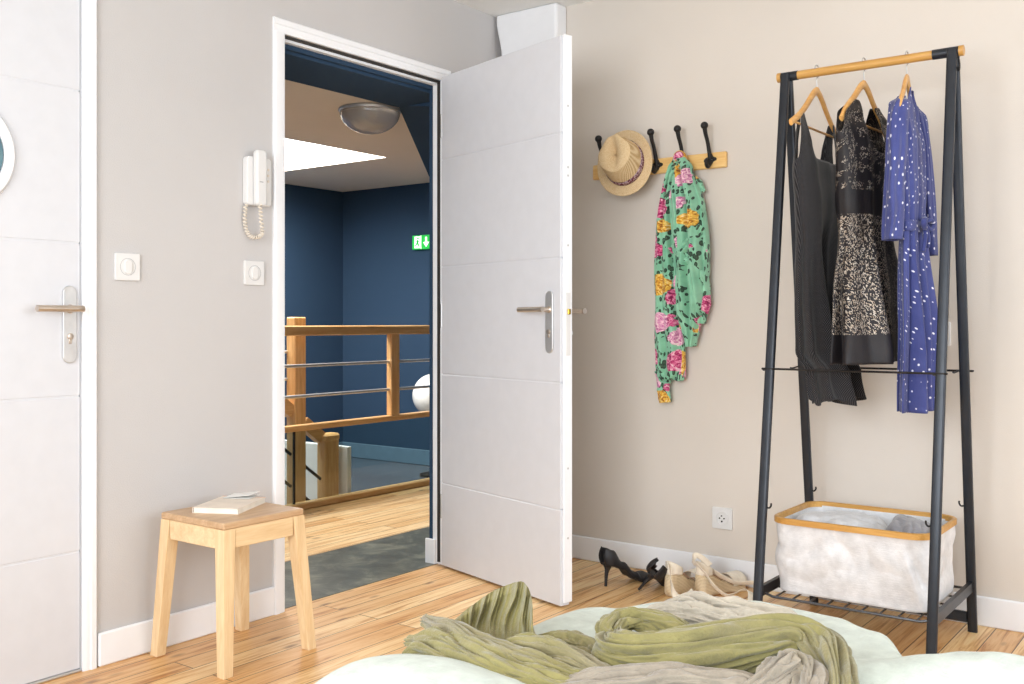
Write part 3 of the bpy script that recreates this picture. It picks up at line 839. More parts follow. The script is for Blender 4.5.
def cloth_ribbon(g, path, wd, th, nf, amp, seed, K=40, NS=120, nrm=V((0, -1, 0)), uv0=(0, 0)):
    """gathered cloth tube flattened against a wall: path in world points, wd/th tables over 0..1"""
    P = spline(path, NS); acc = 0; rings = []
    for i, p in enumerate(P):
        t = unit(P[min(i+1, NS)]-P[max(i-1, 0)]); side = unit(t.cross(nrm)); out = unit(side.cross(t))
        if out.dot(nrm) < 0: out = -out
        s = i/NS; w, = lerpl(wd, s); h, = lerpl(th, s)
        if i: acc += (P[i]-P[i-1]).length
        ring = []
        for k in range(K):
            a = 2*pi*k/K
            q = noise.noise(V((s*3.1+seed, k/K*2, seed*1.7)))
            ph = nf*a+seed+3*q+s*1.5*sin(seed)
            rid = abs(sin(ph/2))**.7+.25*abs(sin(ph*1.3+4*q))
            m = 1+amp*(rid-.35)*(1 if sin(a) > -.3 else .2)
            x = w*cos(a)*(1+.12*noise.noise(V((s*6, seed, 4)))); y = max(-.35, sin(a))*h*m+.25*h*noise.noise(V((cos(a)*2+seed, s*9, 1)))
            ring.append(g.av(p+side*x+out*y, (uv0[0]+a/(2*pi)*w*5, uv0[1]+acc)))
        rings.append(ring)
    for A, B in zip(rings, rings[1:]):
        for k in range(K): g.f.append([A[k], A[(k+1) % K], B[(k+1) % K], B[k]])
    g.f.append(rings[0][::-1]); g.f.append(rings[-1])

scf = G()
cloth_ribbon(scf, [(.925, -.075, 1.665), (.900, -.062, 1.60), (.868, -.05, 1.45), (.858, -.045, 1.25), (.862, -.045, 1.05), (.872, -.04, .86), (.862, -.035, .80)],
    [(0, .022), (.1, .034), (.35, .047), (.6, .056), (.9, .066), (1, .058)], [(0, .018), (.3, .024), (1, .018)], 7, 1.5, 1.3, K=96, NS=180)
cloth_ribbon(scf, [(.930, -.075, 1.672), (.950, -.065, 1.60), (.972, -.06, 1.45), (.982, -.06, 1.30), (.975, -.055, 1.15), (.965, -.05, 1.03), (.962, -.04, .93)],
    [(0, .022), (.12, .036), (.4, .066), (.6, .068), (.75, .062), (.88, .038), (1, .022)], [(0, .018), (.3, .035), (.6, .038), (1, .018)], 6, 1.5, 4.1, K=96, NS=180, uv0=(.5, .2))
cloth_ribbon(scf, [(.925, -.08, 1.672), (.92, -.085, 1.55), (.93, -.09, 1.42), (.95, -.092, 1.30), (1.0, -.09, 1.25)],
    [(0, .014), (.3, .03), (.8, .028), (1, .015)], [(0, .012), (.5, .016), (1, .012)], 5, 1.4, 2.2, K=64, NS=90, uv0=(1.1, .4))
cloth_ribbon(scf, [(.905, -.075, 1.33), (.94, -.092, 1.30), (.985, -.094, 1.335), (1.03, -.085, 1.40)], [(0, .012), (.5, .022), (1, .018)], [(0, .01), (.5, .02), (1, .012)], 4, 1.3, .7, K=56, NS=60, uv0=(1.7, 0))
cloth_ribbon(scf, [(1.025, -.06, 1.23), (1.02, -.05, 1.12), (1.01, -.045, 1.02)], [(0, .02), (.6, .03), (1, .016)], [(0, .02), (1, .014)], 5, 1.3, 5.2, K=48, NS=50, uv0=(2.2, 0))
cloth_ribbon(scf, [(.955, -.05, 1.60), (.985, -.045, 1.57), (1.02, -.04, 1.54)], [(0, .022), (.6, .026), (1, .008)], [(0, .014), (1, .008)], 4, .9, 5.9, K=48, NS=40, uv0=(2.6, .5))
cloth_ribbon(scf, [(.845, -.04, .82), (.838, -.04, .77), (.845, -.038, .70)], [(0, .045), (.5, .030), (1, .026)], [(0, .014), (1, .012)], 5, 1.3, 3.3, K=56, NS=50, uv0=(3.0, 0))
# wrap over the hook so it is really hung
cloth_ribbon(scf, [(.915, -.082, 1.63), (.922, -.078, 1.682), (.932, -.06, 1.682), (.936, -.066, 1.63)], [(0, .018), (1, .018)], [(0, .012), (1, .012)], 4, .7, 2.9, K=40, NS=40, uv0=(3.4, .2))
o = scf.build('floral_scarf', M_['floral'], o=(.925, -.05, 1.66), smooth=True)
tag(o, 'green scarf printed with pink roses hanging from the coat rail', 'scarf')

# sockets on the back wall
def socket(x, z, label, full=True):
    t = thing('wall_socket', (x, 0, z), label, 'socket', 'wall plates on the back wall')
    g = G(); g.prism(rrect(x, z, .084, .084, .004), -.009, 0, 'xz'); g.build('plate', M_['plastic'], t, bev=.0015)
    g = G(); g.lathe([(.028, -.001), (.028, .0030), (.0235, .0030), (.022, .0006), (.001, .0006)], (x, -.0090, z), 'y', 36, mat=Matrix.Scale(-1, 3, V((0, 1, 0)))); g.build('socket_face', M_['plastic'], t, smooth='auto')
    if full:
        g = G()
        for dx, dz in ((-.0095, 0), (.0095, 0)): g.lathe([(.003, 0), (.003, .003)], (x+dx, -.0120, z+dz), 'y', 10)
        g.lathe([(.0025, 0), (.0025, .005)], (x, -.016, z+.010), 'y', 10)
        g.lathe([(.0035, 0), (.0035, .003)], (x, -.0120, z-.012), 'y', 10)
        g.build('contacts', M_['rubber'], t)
socket(1.079, .253, 'square white wall socket above the baseboard near the shoes')
socket(1.882, .984, 'white round-faced wall plate partly hidden behind the rack\'s right legs', False)

# ================================================================ CLOTHES RACK
XL, XRr = 1.48, 2.014
ZB = 1.862; YB = -.36
rack = thing('clothes_rack', (1.75, YB, 0), 'charcoal A-frame clothes rack with a bamboo rail against the beige wall', 'clothes rack')
g = G(); g.tube([(XL+.035, YB, ZB), (XRr-.055, YB, ZB)], .0145, 20); g.build('bamboo_rail', M_['bamboo'], rack, smooth='auto')
for x, s in ((XL, -1), (XRr, 1)):
    g = G(); g.tube([(x+s*.018, YB, ZB), (x+s*.031, YB, ZB)], .0165, 20); g.build('end_knob', M_['bamboo'], rack, smooth='auto')
    g = G(); g.tube([(x+s*.022, YB, ZB), (x-s*(.04 if s < 0 else .06), YB, ZB)], .0158, 18); g.build('rail_sleeve', M_['iron'], rack, smooth='auto')
    for yb, nm in ((-.625, -1), (-.095, 1)):
        g = G(); g.bar((x, YB+nm*.004, ZB+.012), (x, yb, 0.0), .030, .020, (0, 1, 0)) if False else None
        # tall oval leg
        p, q = V((x, YB+nm*.012, ZB+.008)), V((x, yb, 0))
        ids = []
        for c in (p, q):
            for dx, dy in rrect(0, 0, .030, .020, .006, 3): ids.append(g.av(c+V((dx, dy, 0))))
        n = len(ids)//2
        g.f += [ids[:n][::-1], ids[n:]]+[[ids[i], ids[(i+1) % n], ids[n+(i+1) % n], ids[n+i]] for i in range(n)]
        lg = g.build('leg', M_['iron'], rack, smooth='auto')
        # small peg hooks
        t = .425/ZB; yy = yb+(YB-yb)*t; zp = .425; s_ = -s
        g = G(); g.tube(spline([(x+s_*.012, yy-.002, zp), (x+s_*.022, yy-.002, zp-.002), (x+s_*.028, yy-.002, zp+.006), (x+s_*.028, yy-.002, zp+.014)], 8), .003, 8)
        g.build('peg', M_['black_iron'], lg, smooth='auto')
def legy(z, s): yb = -.625 if s < 0 else -.095; return yb+(YB-yb)*z/ZB
for x in (XL, XRr):
    g = G(); g.bar((x, legy(.16, -1)+.008, .155), (x, legy(.16, 1)-.008, .155), .014, .032); g.build('side_brace', M_['iron'], rack)
g = G(); g.box((XL+.013, -.108, .03), (XRr-.013, -.090, .065), .004); g.build('floor_brace', M_['iron'], rack)
# bottom wire shelf
g = G(); zf = .148
yf, yk = -.575, -.125
g.tube([(XL+.012, yf, zf), (XL+.04, yf-.006, zf-.006), (XRr-.04, yf-.006, zf-.006), (XRr-.012, yf, zf)], .0045, 8)
g.tube([(XL+.012, yk, zf), (XRr-.012, yk, zf)], .0045, 8)
for k in range(9):
    x = XL+.05+(XRr-XL-.1)*k/8
    g.tube([(x, yf-.006, zf-.004), (x, yk, zf)], .003, 8)
for yy in (-.46, -.35, -.24): g.tube([(XL+.01, yy, zf-.004), (XRr-.01, yy, zf-.004)], .003, 8)
g.build('bottom_wire_shelf', M_['wire'], rack, smooth='auto')
# middle wire shelf: front and rear rods with cross wires between
g = G(); zm = .867
y0f, y0b = legy(zm, -1), legy(zm, 1)
g.tube([(XL-.025, y0f-.013, zm+.004), (XRr+.02, y0f-.013, zm+.004)], .0035, 8)
g.tube([(XL-.02, y0b+.022, zm), (XRr+.022, y0b+.022, zm)], .0035, 8)
g.tube([(XL-.02, y0b+.036, zm), (XRr+.022, y0b+.036, zm)], .003, 8)
for x in (1.62, 1.68, 1.74, 1.80, 1.86, 1.92): g.tube([(x, y0b+.036, zm), (x, y0b+.012, zm+.001)], .0025, 6)
for x in (XL, XRr):
    for yy, sg in ((y0f, -1), (y0b, 1)):
        g.tube(spline([(x-.02, yy+sg*.013, zm), (x-.022, yy-sg*.03, zm-.004), (x-.02, yy-sg*.055, zm-.002)], 8), .003, 8)
g.build('middle_wire_shelf', M_['black_iron'], rack, smooth='auto')
g = G(); g.tube(spline([(XRr+.018, YB-.012, ZB-.02), (XRr+.022, YB-.016, ZB-.045), (XRr+.020, YB-.012, ZB-.062), (XRr+.014, YB-.01, ZB-.05)], 10), .003, 8); g.build('end_hook', M_['black_iron'], rack, smooth='auto')

# ---- hangers ----
def rot2(c, ang, u, v, z):
    """local u along the hanger (from camera side to wall side), v across"""
    return V((c[0]+u*sin(ang)+v*cos(ang), c[1]+u*cos(ang)-v*sin(ang), z))
def hanger(c, ang, label, zt=1.805, half=.215, bar_=True, drop=.145):
    t = thing('clothes_hanger', (c[0], c[1], zt), label, 'hanger', 'wooden hangers on the clothes rack rail')
    g = G(); zr = ZB+.0145
    pts = [rot2(c, ang, 0, 0, zt-.01), rot2(c, ang, 0, 0, zt+.012)]
    for k in range(0, 11):
        a = -pi/2*.9+pi*1.35*k/10
        pts.append(V((c[0]+0, c[1]+.021*cos(a)*1.0, ZB+.003+.0205*sin(a))))
    pts[0] = V((c[0], c[1], zt-.01)); pts[1] = V((c[0], c[1], zt+.012)); pts.insert(2, V((c[0]-.0, c[1]-.004, ZB-.026)))
    g.tube(spline(pts, 60), .0019, 8); g.build('hook', M_['steel'], t, smooth='auto')
    g = G()
    for s in (-1, 1):
        P = spline([(0, zt-.004), (.035*s, zt-.020), (.09*s, zt-.065), (.15*s, zt-.108), (half*s, zt-drop)] if False else
                   [(0, zt-.004, 0), (.035*s, zt-.022, 0), (.09*s, zt-.066, 0), (.15*s, zt-.108, 0), (half*s, zt-drop, 0)], 20)
        rs = [.0118-.002*i/20 for i in range(21)]
        g.tube([rot2(c, ang, p.x, 0, p.y) for p in P], rs, 14, flat=(.5, 1.) if False else (1., .62) if False else (.62, 1.15))
    o = g.build('shoulders', M_['hanger'], t, smooth='auto')
    if bar_:
        g = G(); g.tube([rot2(c, ang, -half+.03, 0, zt-drop+.006), rot2(c, ang, half-.03, 0, zt-drop+.006)], .004, 10); g.build('crossbar', M_['hanger'], t, smooth='auto')
    return t
H1 = (1.585, YB); A1 = radians(1)
H2 = (1.741, YB); A2 = radians(4)
H3 = (1.876, YB); A3 = radians(-8)
hanger(H1, A1, 'wooden hanger holding the black strappy dress at the left end of the rail', half=.225)
hanger(H2, A2, 'wooden hanger holding the gold-patterned black dress in the middle of the rail', half=.185)
hanger(H3, A3, 'wooden hanger inside the blue polka dot dress at the right of the rail', half=.15)

def dress(g, c, ang, levels, hem, arm, neck, shoulder, strap, pleats, pamp, seed, K=200, NR=90, hemwave=0., strapw=.16, uvs=1., neck2=None):
    """levels: (z, half width u, half depth v, du, dv)"""
    lv = sorted(levels)
    neck2 = neck if neck2 is None else neck2
    def tophgt(a):
        # angle from the camera-side end of the hanger
        ca, sa = cos(a), sin(a)
        x = abs(ca); fr = neck if sa > 0 else neck2
        # straps sit where |cos a| = strap
        d = (x-strap)/strapw
        lo_ = fr if d < 0 else arm
        h = lo_+(shoulder-lo_)*exp(-abs(d)**3.2)
        return h
    def f(u, v):
        a = 2*pi*u; top = tophgt(a); z = hem+(top-hem)*v
        wu, wv, du, dv = lerpl(lv, z)
        ha = max(0, (z-arm)/(shoulder-arm)); hh = max(0., 1-ha)
        k = 1-v
        q = noise.noise(V((cos(a)*1.6+seed, sin(a)*1.6, z*1.4)))
        fold = sin(pleats*a+seed+2.2*q+z*1.2)+.45*sin(pleats*2.3*a+seed*2+3*q)
        am = pamp*(.12+.88*max(0, min(1, (1.38-z)/.45)))
        m = 1+am*fold/max(wv, .03)*.022
        uu = wu*cos(a)*(1+.16*am*fold) ; vv = wv*sin(a)*m+am*.022*fold*abs(sin(a))
        uu += du; vv += dv
        if z < hem+.02: z += hemwave*sin(pleats*a*1.0+seed)*(1-(z-hem)/.02)
        vv += .006*noise.noise(V((uu*9, z*5, seed)))
        return (rot2(c, ang, uu, vv, z), (a/(2*pi)*(2*pi*sqrt((.2**2+.07**2)/2))*uvs, z))
    ids = g.grid(f, K, NR, True)
    for row in ids:                       # cloth coordinates follow the true arc length
        acc = 0
        for i, k_ in enumerate(row):
            if i: acc += (g.v[k_]-g.v[row[i-1]]).length
            g.uv[k_] = (acc, g.uv[k_][1])
# dress 1
g = G()
dress(g, H1, A1, [(.72, .118, .056, .0, .052), (.86, .116, .046, .0, .032), (.93, .122, .038, .0, -.004), (1.25, .135, .040, .0, -.006), (1.42, .165, .046, .0, .004), (1.52, .180, .042, -.005, .002), (1.60, .178, .028, -.005, 0), (1.70, .175, .010, 0, 0)],
      .765, 1.53, 1.56, 1.705, .78, 5, 1.0, 1.7, hemwave=.012, strapw=.17)
d_ = g.build('strappy_dress', M_['dots'], o=(H1[0], H1[1], 1.7), smooth=True, solid=.0016)
tag(d_, 'long black pin-dotted sleeveless dress hanging nearest the rack\'s left legs', 'dress', 'dresses on the clothes rack')
# dress 2
g = G()
dress(g, H2, A2, [(.88, .250, .066, -.02, .024), (1.10, .212, .062, -.015, .018), (1.30, .155, .060, -.0, 0), (1.42, .170, .066, -.0, 0), (1.55, .185, .060, 0, .004), (1.62, .20, .046, 0, .004), (1.68, .195, .030, 0, 0), (1.735, .13, .012, 0, 0)],
      .895, 1.55, 1.57, 1.735, .66, 4, .9, 3.9, strapw=.34, neck2=1.60)
d_ = g.build('brocade_dress', M_['brocade'], o=(H2[0], H2[1], 1.7), smooth=True, solid=.0016)
tag(d_, 'short black dress with gold brocade skirt hanging between the other two dresses', 'dress', 'dresses on the clothes rack')
# dress 3
t3 = thing('polka_dot_dress', (H3[0], H3[1], 1.7), 'blue dress with white polka dots and sleeves hanging rightmost on the rack', 'dress', 'dresses on the clothes rack')
g = G()
dress(g, H3, A3, [(.72, .110, .040, .0, .012), (1.05, .115, .036, .0, .012), (1.25, .115, .030, 0, .010), (1.31, .112, .029, 0, .01), (1.42, .125, .038, 0, .01), (1.58, .135, .038, 0, .006), (1.68, .135, .028, 0, 0), (1.76, .07, .014, 0, 0)],
      .745, 1.66, 1.62, 1.765, .40, 7, 1.0, 2.4, strapw=.5, neck2=1.72, uvs=.5)
g.build('bodice_and_skirt', M_['polka'], t3, smooth=True, solid=.0016)
def sleeve(pts, w, seed, uvo):
    g = G(); P = spline(pts, 50); K = 64; rings = []
    for i, p in enumerate(P):
        s = i/50; t = unit(P[min(i+1, 50)]-P[max(i-1, 0)]); ww, = lerpl(w, s)
        ux = V((sin(A3), cos(A3), 0)); vx = V((cos(A3), -sin(A3), 0))
        ring = []
        for k in range(K):
            a = 2*pi*k/K; q = noise.noise(V((s*4, cos(a)*1.5+seed, sin(a))))
            m = 1+.16*sin(4*a+seed+3*q)+.12*q
            ring.append(g.av(p+ux*cos(a)*ww*m*1.25+vx*sin(a)*ww*m*.75, (uvo+a*ww*1.1, s*.45)))
        rings.append(ring)
    for A, B in zip(rings, rings[1:]):
        for k in range(K): g.f.append([A[k], A[(k+1) % K], B[(k+1) % K], B[k]])
    return g.build('sleeve', M_['polka'], t3, smooth=True, solid=.0016)
sleeve([rot2(H3, A3, -.09, -.004, 1.725), rot2(H3, A3, -.14, -.008, 1.66), rot2(H3, A3, -.160, -.016, 1.45), rot2(H3, A3, -.165, -.022, 1.275)], [(0, .014), (.2, .034), (.7, .034), (1, .035)], 1.2, .7)
sleeve([rot2(H3, A3, .09, .012, 1.725), rot2(H3, A3, .14, .026, 1.66), rot2(H3, A3, .165, .044, 1.45), rot2(H3, A3, .17, .052, 1.245)], [(0, .012), (.2, .028), (.7, .026), (1, .026)], 3.2, 1.3)
g = G()
bw = rot2(H3, A3, -.02, .052, 1.335)
for s_, tz in ((-1, .0), (1, -.004)):
    P = [bw, bw+V((.012, -.03*s_*1.0, .012)), bw+V((.014, -.055*s_, -.002)), bw+V((.010, -.03*s_, -.018)), bw]
    g.tube(spline(P, 30), .009, 10, flat=(1, .7))
g.lathe([(.011*sin(pi*k/10)+.0004, -.011*cos(pi*k/10)) for k in range(11)], bw, 'z', 16)
g.tube(spline([bw, bw+V((.01, -.02, -.04)), bw+V((.006, -.03, -.09))], 14), .007, 8); g.tube(spline([bw, bw+V((.01, .012, -.04)), bw+V((.006, .02, -.075))], 14), .007, 8)
for i in range(len(g.v)): pass
def ubow(g):
    for i, p in enumerate(g.v): g.uv[i] = (p.y, p.z)
    return g
ubow(g).build('bow', M_['polka'], t3, smooth=True)
g = G(); g.grid(lambda u, v: (rot2(H3, A3, .118*cos(2*pi*u), .035*sin(2*pi*u)+.01, 1.305+.035*v), (u*.8, v*.045)), 60, 3, True); g.build('waistband', M_['polka'], t3, smooth=True, solid=.002)

# ================================================================ LAUNDRY BASKET
bk0 = V((1.747, -.372, 0))
bas = thing('laundry_basket', (bk0.x, bk0.y, .155), 'pale linen laundry basket with bamboo rim on the rack\'s bottom shelf', 'basket')
def ring_pt(cx, cy, w, d, r, t):
    """rounded rectangle perimeter, t 0..1, points"""
    per = [2*(w/2-r), pi/2*r, 2*(d/2-r), pi/2*r]*2
    tot = sum(per); s = t*tot; x0, y0 = -(w/2-r), -d/2
    segs = [('l', (-(w/2-r), -d/2), (1, 0)), ('a', ((w/2-r), -(d/2-r)), -pi/2), ('l', (w/2, -(d/2-r)), (0, 1)), ('a', ((w/2-r), (d/2-r)), 0),
            ('l', ((w/2-r), d/2), (-1, 0)), ('a', (-(w/2-r), (d/2-r)), pi/2), ('l', (-w/2, (d/2-r)), (0, -1)), ('a', (-(w/2-r), -(d/2-r)), pi)]
    for (k, o, dd), L in zip(segs, per):
        if s <= L or (k == 'a' and o == segs[-1][1] and dd == pi):
            if k == 'l': return (cx+o[0]+dd[0]*s, cy+o[1]+dd[1]*s)
            a = dd+s/r; return (cx+o[0]+r*cos(a), cy+o[1]+r*sin(a))
        s -= L
ZR = .395
g = G(); NP = 96
rings = []
for i in range(NP):
    x, y = ring_pt(bk0.x, bk0.y, .500, .388, .065, i/NP); xi, yi = ring_pt(bk0.x, bk0.y, .476, .364, .054, i/NP)
    rings.append([g.av((x, y, ZR-.019)), g.av((x, y, ZR-.002)), g.av((x*.75+xi*.25, y*.75+yi*.25, ZR)), g.av((x*.25+xi*.75, y*.25+yi*.75, ZR)), g.av((xi, yi, ZR-.002)), g.av((xi, yi, ZR-.019))])
for i in range(NP):
    A, B = rings[i], rings[(i+1) % NP]
    for k in range(6): g.f.append([A[k], B[k], B[(k+1) % 6], A[(k+1) % 6]])
g.build('bamboo_rim', M_['bamboo'], bas, smooth='auto')
g = G()
def bag(u, v):
    # v 0 bottom .. 1 top
    z = .158+(ZR-.014-.158)*v
    w = .466+.016*v; d = .350+.010*v
    x, y = ring_pt(bk0.x+.004*(1-v), bk0.y, w, d, .045, u)
    nx, ny = x-bk0.x, y-bk0.y
    n = V((nx/w**2, ny/d**2, 0)).normalized()
    e = sin(pi*min(1, v*1.02))
    b = .014*e*noise.noise(V((x*6, y*6, z*7)))+.018*e*abs(noise.noise(V((x*11+z*9, y*11, z*8-x*7+3))))-.004*e
    b += .006*e*sin((x*26+z*30))*max(0, noise.noise(V((x*4, 3, z*5)))*2)
    # long diagonal crease near the right front corner
    cr_ = (x-1.955)+(z-.28)*.35
    if y < bk0.y: b -= .020*e*exp(-(cr_/.012)**2)*exp(-((z-.25)/.07)**2); b += .010*e*exp(-((cr_+.022)/.016)**2)
    return (V((x, y, z))+n*b, (u*1.6, v*.24))
g.grid(bag, 220, 56, True)
bt = [g.av((*ring_pt(bk0.x+.004, bk0.y, .466, .350, .045, i/48), .157)) for i in range(48)]; g.f.append(bt)
g.build('fabric_body', M_['canvas'], bas, smooth=True, solid=.003)
# contents
def lump(name, c, R, H, seed, mat, label, cat, grp=None, ang=0., rid=5):
    g = G()
    def f(u, v):
        a = 2*pi*u; ph = pi*v
        rr = (sin(ph)+1e-4)**.7
        n = noise.noise(V((cos(a)*rr*1.7+seed, sin(a)*rr*1.7, cos(ph)*1.2)))
        r2 = 1+.14*n
        x, y = R[0]*rr*cos(a)*r2, R[1]*rr*sin(a)*r2
        z = H*cos(ph)*(1+.2*n)*-1
        z += H*.22*(abs(sin(rid*(x/R[0])*.9+(y/R[1])*1.3+4.5*noise.noise(V((x*12, y*12, seed)))))**.6)*(1 if z > 0 else 0)*rr+H*.22*noise.noise(V((x*22, y*22, seed)))*rr
        X = x*cos(ang)-y*sin(ang); Y = x*sin(ang)+y*cos(ang)
        return (V((c[0]+X, c[1]+Y, c[2]+z)), (u, v))
    g.grid(f, 110, 50, True)
    return tag(g.build(name, mat, o=c, smooth=True), label, cat, grp)
lump('folded_laundry', (1.675, -.380, .335), (.148, .145), .056, 2.2, M_['greylight'], 'light grey folded laundry filling the left side of the basket', 'laundry', rid=3)
lump('grey_garment', (1.895, -.40, .352), (.066, .12), .054, 5.1, M_['greycloth'], 'darker grey rumpled garment bunched at the right side of the basket', 'garment', ang=.3, rid=6)

# ================================================================ SHOES
def shoe_frame(pos, yaw, roll=0., pitch=0.):
    R = Matrix.Rotation(yaw, 3, 'Z') @ Matrix.Rotation(pitch, 3, 'Y') @ Matrix.Rotation(roll, 3, 'X')
    pos = V(pos)
    def T(g):
        for i in range(len(g.v)): g.v[i] = R @ g.v[i]+pos
        return g
    return T
def pump(pos, yaw, label, roll=0., pitch=0.):
    t = thing('high_heel_shoe', pos, label, 'shoe', 'black high heel shoes by the baseboard')
    T = shoe_frame(pos, yaw, roll, pitch)
    L = .235; hh = .085
    def prof(s):    # s along the length: heel 0 .. toe 1 -> sole height, half width, wall height, open angle
        zs = lerpl([(0, hh), (.12, hh-.004), (.35, .060), (.55, .022), (.70, .004), (1, .006)], s)[0]
        w = lerpl([(0, .031), (.1, .034), (.35, .026), (.55, .034), (.7, .040), (.85, .032), (.96, .014), (1, .004)], s)[0]
        wh = lerpl([(0, .068), (.1, .062), (.3, .030), (.55, .024), (.66, .030), (.8, .032), (.94, .02), (1, .008)], s)[0]
        return zs, w, wh
    g = G()
    NS, K = 60, 28
    def f(u, v):
        s = v; zs, w, wh = prof(s)
        close = lerpl([(0, 0), (.60, 0), (.70, 1), (1, 1)], s)[0]
        # u from one top edge down round the sole to the other
        a = (u-.5)*2                       # -1..1
        if abs(a) < .45: y = w*a/.45; z = 0.; 
        else:
            k = (abs(a)-.45)/.55; sg = 1 if a > 0 else -1
            z = wh*min(1, k*1.0)
            y = sg*w*(1+.14*sin(pi*k*.9)-(.22)*k*k)
            if close > 0:
                yy = sg*w*cos(pi/2*k); zz = wh*sin(pi/2*k); y = y*(1-close)+yy*close; z = z*(1-close)+zz*close
        x = s*L
        # heel counter closes at the back
        if s < .10:
            q = 1-s/.10; x = s*L; y *= sqrt(max(.0, 1-(q*.90)**2)); x -= .010*q*sin(pi*min(1, z/.068))
        return (V((x, y, zs+z)), (0, 0))
    g.grid(f, K, NS); T(g).build('upper', M_['leather'], t, smooth=True, solid=.0022)
    g = G()
    def fs(u, v):
        zs, w, wh = prof(.02+v*.9); s = .02+v*.9
        q = max(0, 1-s/.1); w2 = w*.9*sqrt(max(.05, 1-(q*.93)**2))
        return (V((s*L, (u-.5)*2*w2, zs+.003)), (0, 0))
    g.grid(fs, 6, 30); T(g).build('insole', M_['insole2'], t, smooth=True)
    g = G(); P = spline([(.022, 0, hh+.004), (.020, 0, hh-.018), (.015, 0, .045), (.012, 0, .0)], 14)
    g.tube(P, [.022, .0205, .018, .0155, .0132, .0115, .010, .009, .0082, .0075, .007, .0065, .006, .0058, .0058], 16, flat=(1, .95))
    T(g).build('stiletto_heel', M_['leather'], t, smooth='auto')
    return t
hp = at(611, 588, 0)
pump((hp.x-.035, hp.y-.0, 0.0), radians(68), 'black high heel shoe standing upright, the one nearer the open door')
hp = at(638, 592, 0)
pump((hp.x+.004, hp.y-.012, .010), radians(92), 'black high heel shoe tipped sideways against the beige wedge sandals', roll=radians(40), pitch=radians(0))

def wedge(pos, yaw, label, roll=0., ribs=0):
    t = thing('wedge_sandal', pos, label, 'sandal', 'beige wedge sandals by the baseboard')
    T = shoe_frame(pos, yaw, roll); L = .235
    def top(s): return lerpl([(0, .082), (.2, .080), (.45, .052), (.7, .026), (1, .022)], s)[0]
    def wid(s): return lerpl([(0, .016), (.06, .030), (.25, .033), (.5, .031), (.75, .041), (.92, .034), (1, .012)], s)[0]
    g = G()
    def f(u, v):
        s = v; a = 2*pi*u; w = wid(s); h = top(s)
        y = w*max(-1, min(1, 1.25*cos(a))); zz = max(-1, min(1, 1.25*sin(a)))
        y *= 1-.08*(zz+1)/2*0
        return (V((s*L, y*(1-.10*(zz+1)/2), h/2+zz*h/2)), (0, 0))
    ids = g.grid(f, 40, 44, True); g.f.append(ids[0][::-1]); g.f.append(ids[-1])
    T(g).build('jute_wedge', M_['jute'], t, smooth=True)
    g = G(); g.grid(lambda u, v: (V((.008+v*(L-.016), (u-.5)*2*wid(.03+v*.94)*.93, top(.03+v*.94)+.002)), (0, 0)), 8, 40)
    T(g).build('insole', M_['insole'], t, smooth=True, solid=.002)
    def strap(s, hgt, wd, name='strap', lean=0.):
        g = G()
        def fs(u, v):
            a = pi*u; w = wid(s)*1.03
            return (V((s*L+(v-.5)*wd+lean*sin(a), w*cos(a), top(s)+.001+hgt*sin(a)**.8)), (u*.1, v*wd))
        g.grid(fs, 26, 8); T(g).build(name, M_['creamcanvas'], t, smooth=True, solid=.002)
    strap(.76, .040, .070, 'toe_strap')
    # heel counter
    g = G()
    def hc(u, v):
        a = pi/2+pi*u; w = wid(.2)
        return (V((.045+.045*cos(a)*1.0, w*sin(a)*1.0, .080+v*.052*(.45+.55*sin(pi*u)))), (u*.1, v*.05))
    g.grid(hc, 28, 8); T(g).build('heel_counter', M_['creamcanvas'], t, smooth=True, solid=.002)
    return t, T
def ribbon(g, pts, w, twist=lambda s: 0., N_=60):
    P = spline(pts, N_)
    def f(u, v):
        i = int(round(v*N_)); p = P[i]; tt = unit(P[min(i+1, N_)]-P[max(i-1, 0)]); a, b = frame(tt); an = twist(v)
        d = a*cos(an)+b*sin(an); return (p+d*(u-.5)*w, (u*w, v*.5))
    g.grid(f, 4, N_)
wp = at(668, 597, 0)
w1, T1 = wedge((wp.x-.002, wp.y+.01, 0), radians(84), 'beige wedge sandal with jute heel beside the tipped black heel')
r0 = V((wp.x, wp.y, 0))
g = G(); ribbon(g, [r0+V((-.002, .005, .125)), r0+V((.014, -.014, .11)), r0+V((.03, -.03, .06)), r0+V((.05, -.035, .02)), r0+V((.075, -.01, .012)), r0+V((.09, .03, .03))], .024, lambda s: .9+1.2*s)
g.build('ankle_ribbon', M_['creamcanvas'], w1, smooth=True, solid=.0015)
wp = at(703, 599, 0)
w2, T2 = wedge((wp.x-.030, wp.y+.02, 0), radians(70), 'beige wedge sandal with long trailing ankle ribbons, nearest the rack')
r0 = V((wp.x, wp.y, 0))
g = G(); ribbon(g, [r0+V((-.045, .01, .13)), r0+V((-.02, -.005, .125)), r0+V((.02, -.02, .10)), r0+V((.055, -.02, .06)), r0+V((.10, -.005, .030)), r0+V((.145, .03, .05)), r0+V((.18, .02, .045)), r0+V((.20, -.04, .006)), r0+V((.21, -.09, .004))], .026, lambda s: 1.1-.9*s)
g.build('ankle_ribbon', M_['creamcanvas'], w2, smooth=True, solid=.0015)
g = G(); ribbon(g, [r0+V((-.03, .04, .125)), r0+V((.02, .07, .085)), r0+V((.08, .11, .05)), r0+V((.15, .13, .055)), r0+V((.20, .12, .03))], .024, lambda s: .8)
g.build('ankle_ribbon', M_['creamcanvas'], w2, smooth=True, solid=.0015)
g = G(); ribbon(g, [r0+V((-.05, .02, .118)), r0+V((-.035, .005, .155)), r0+V((-.01, .01, .15)), r0+V((.015, .03, .12))], .022, lambda s: 1.3)
g.build('ankle_ribbon', M_['creamcanvas'], w2, smooth=True, solid=.0015)

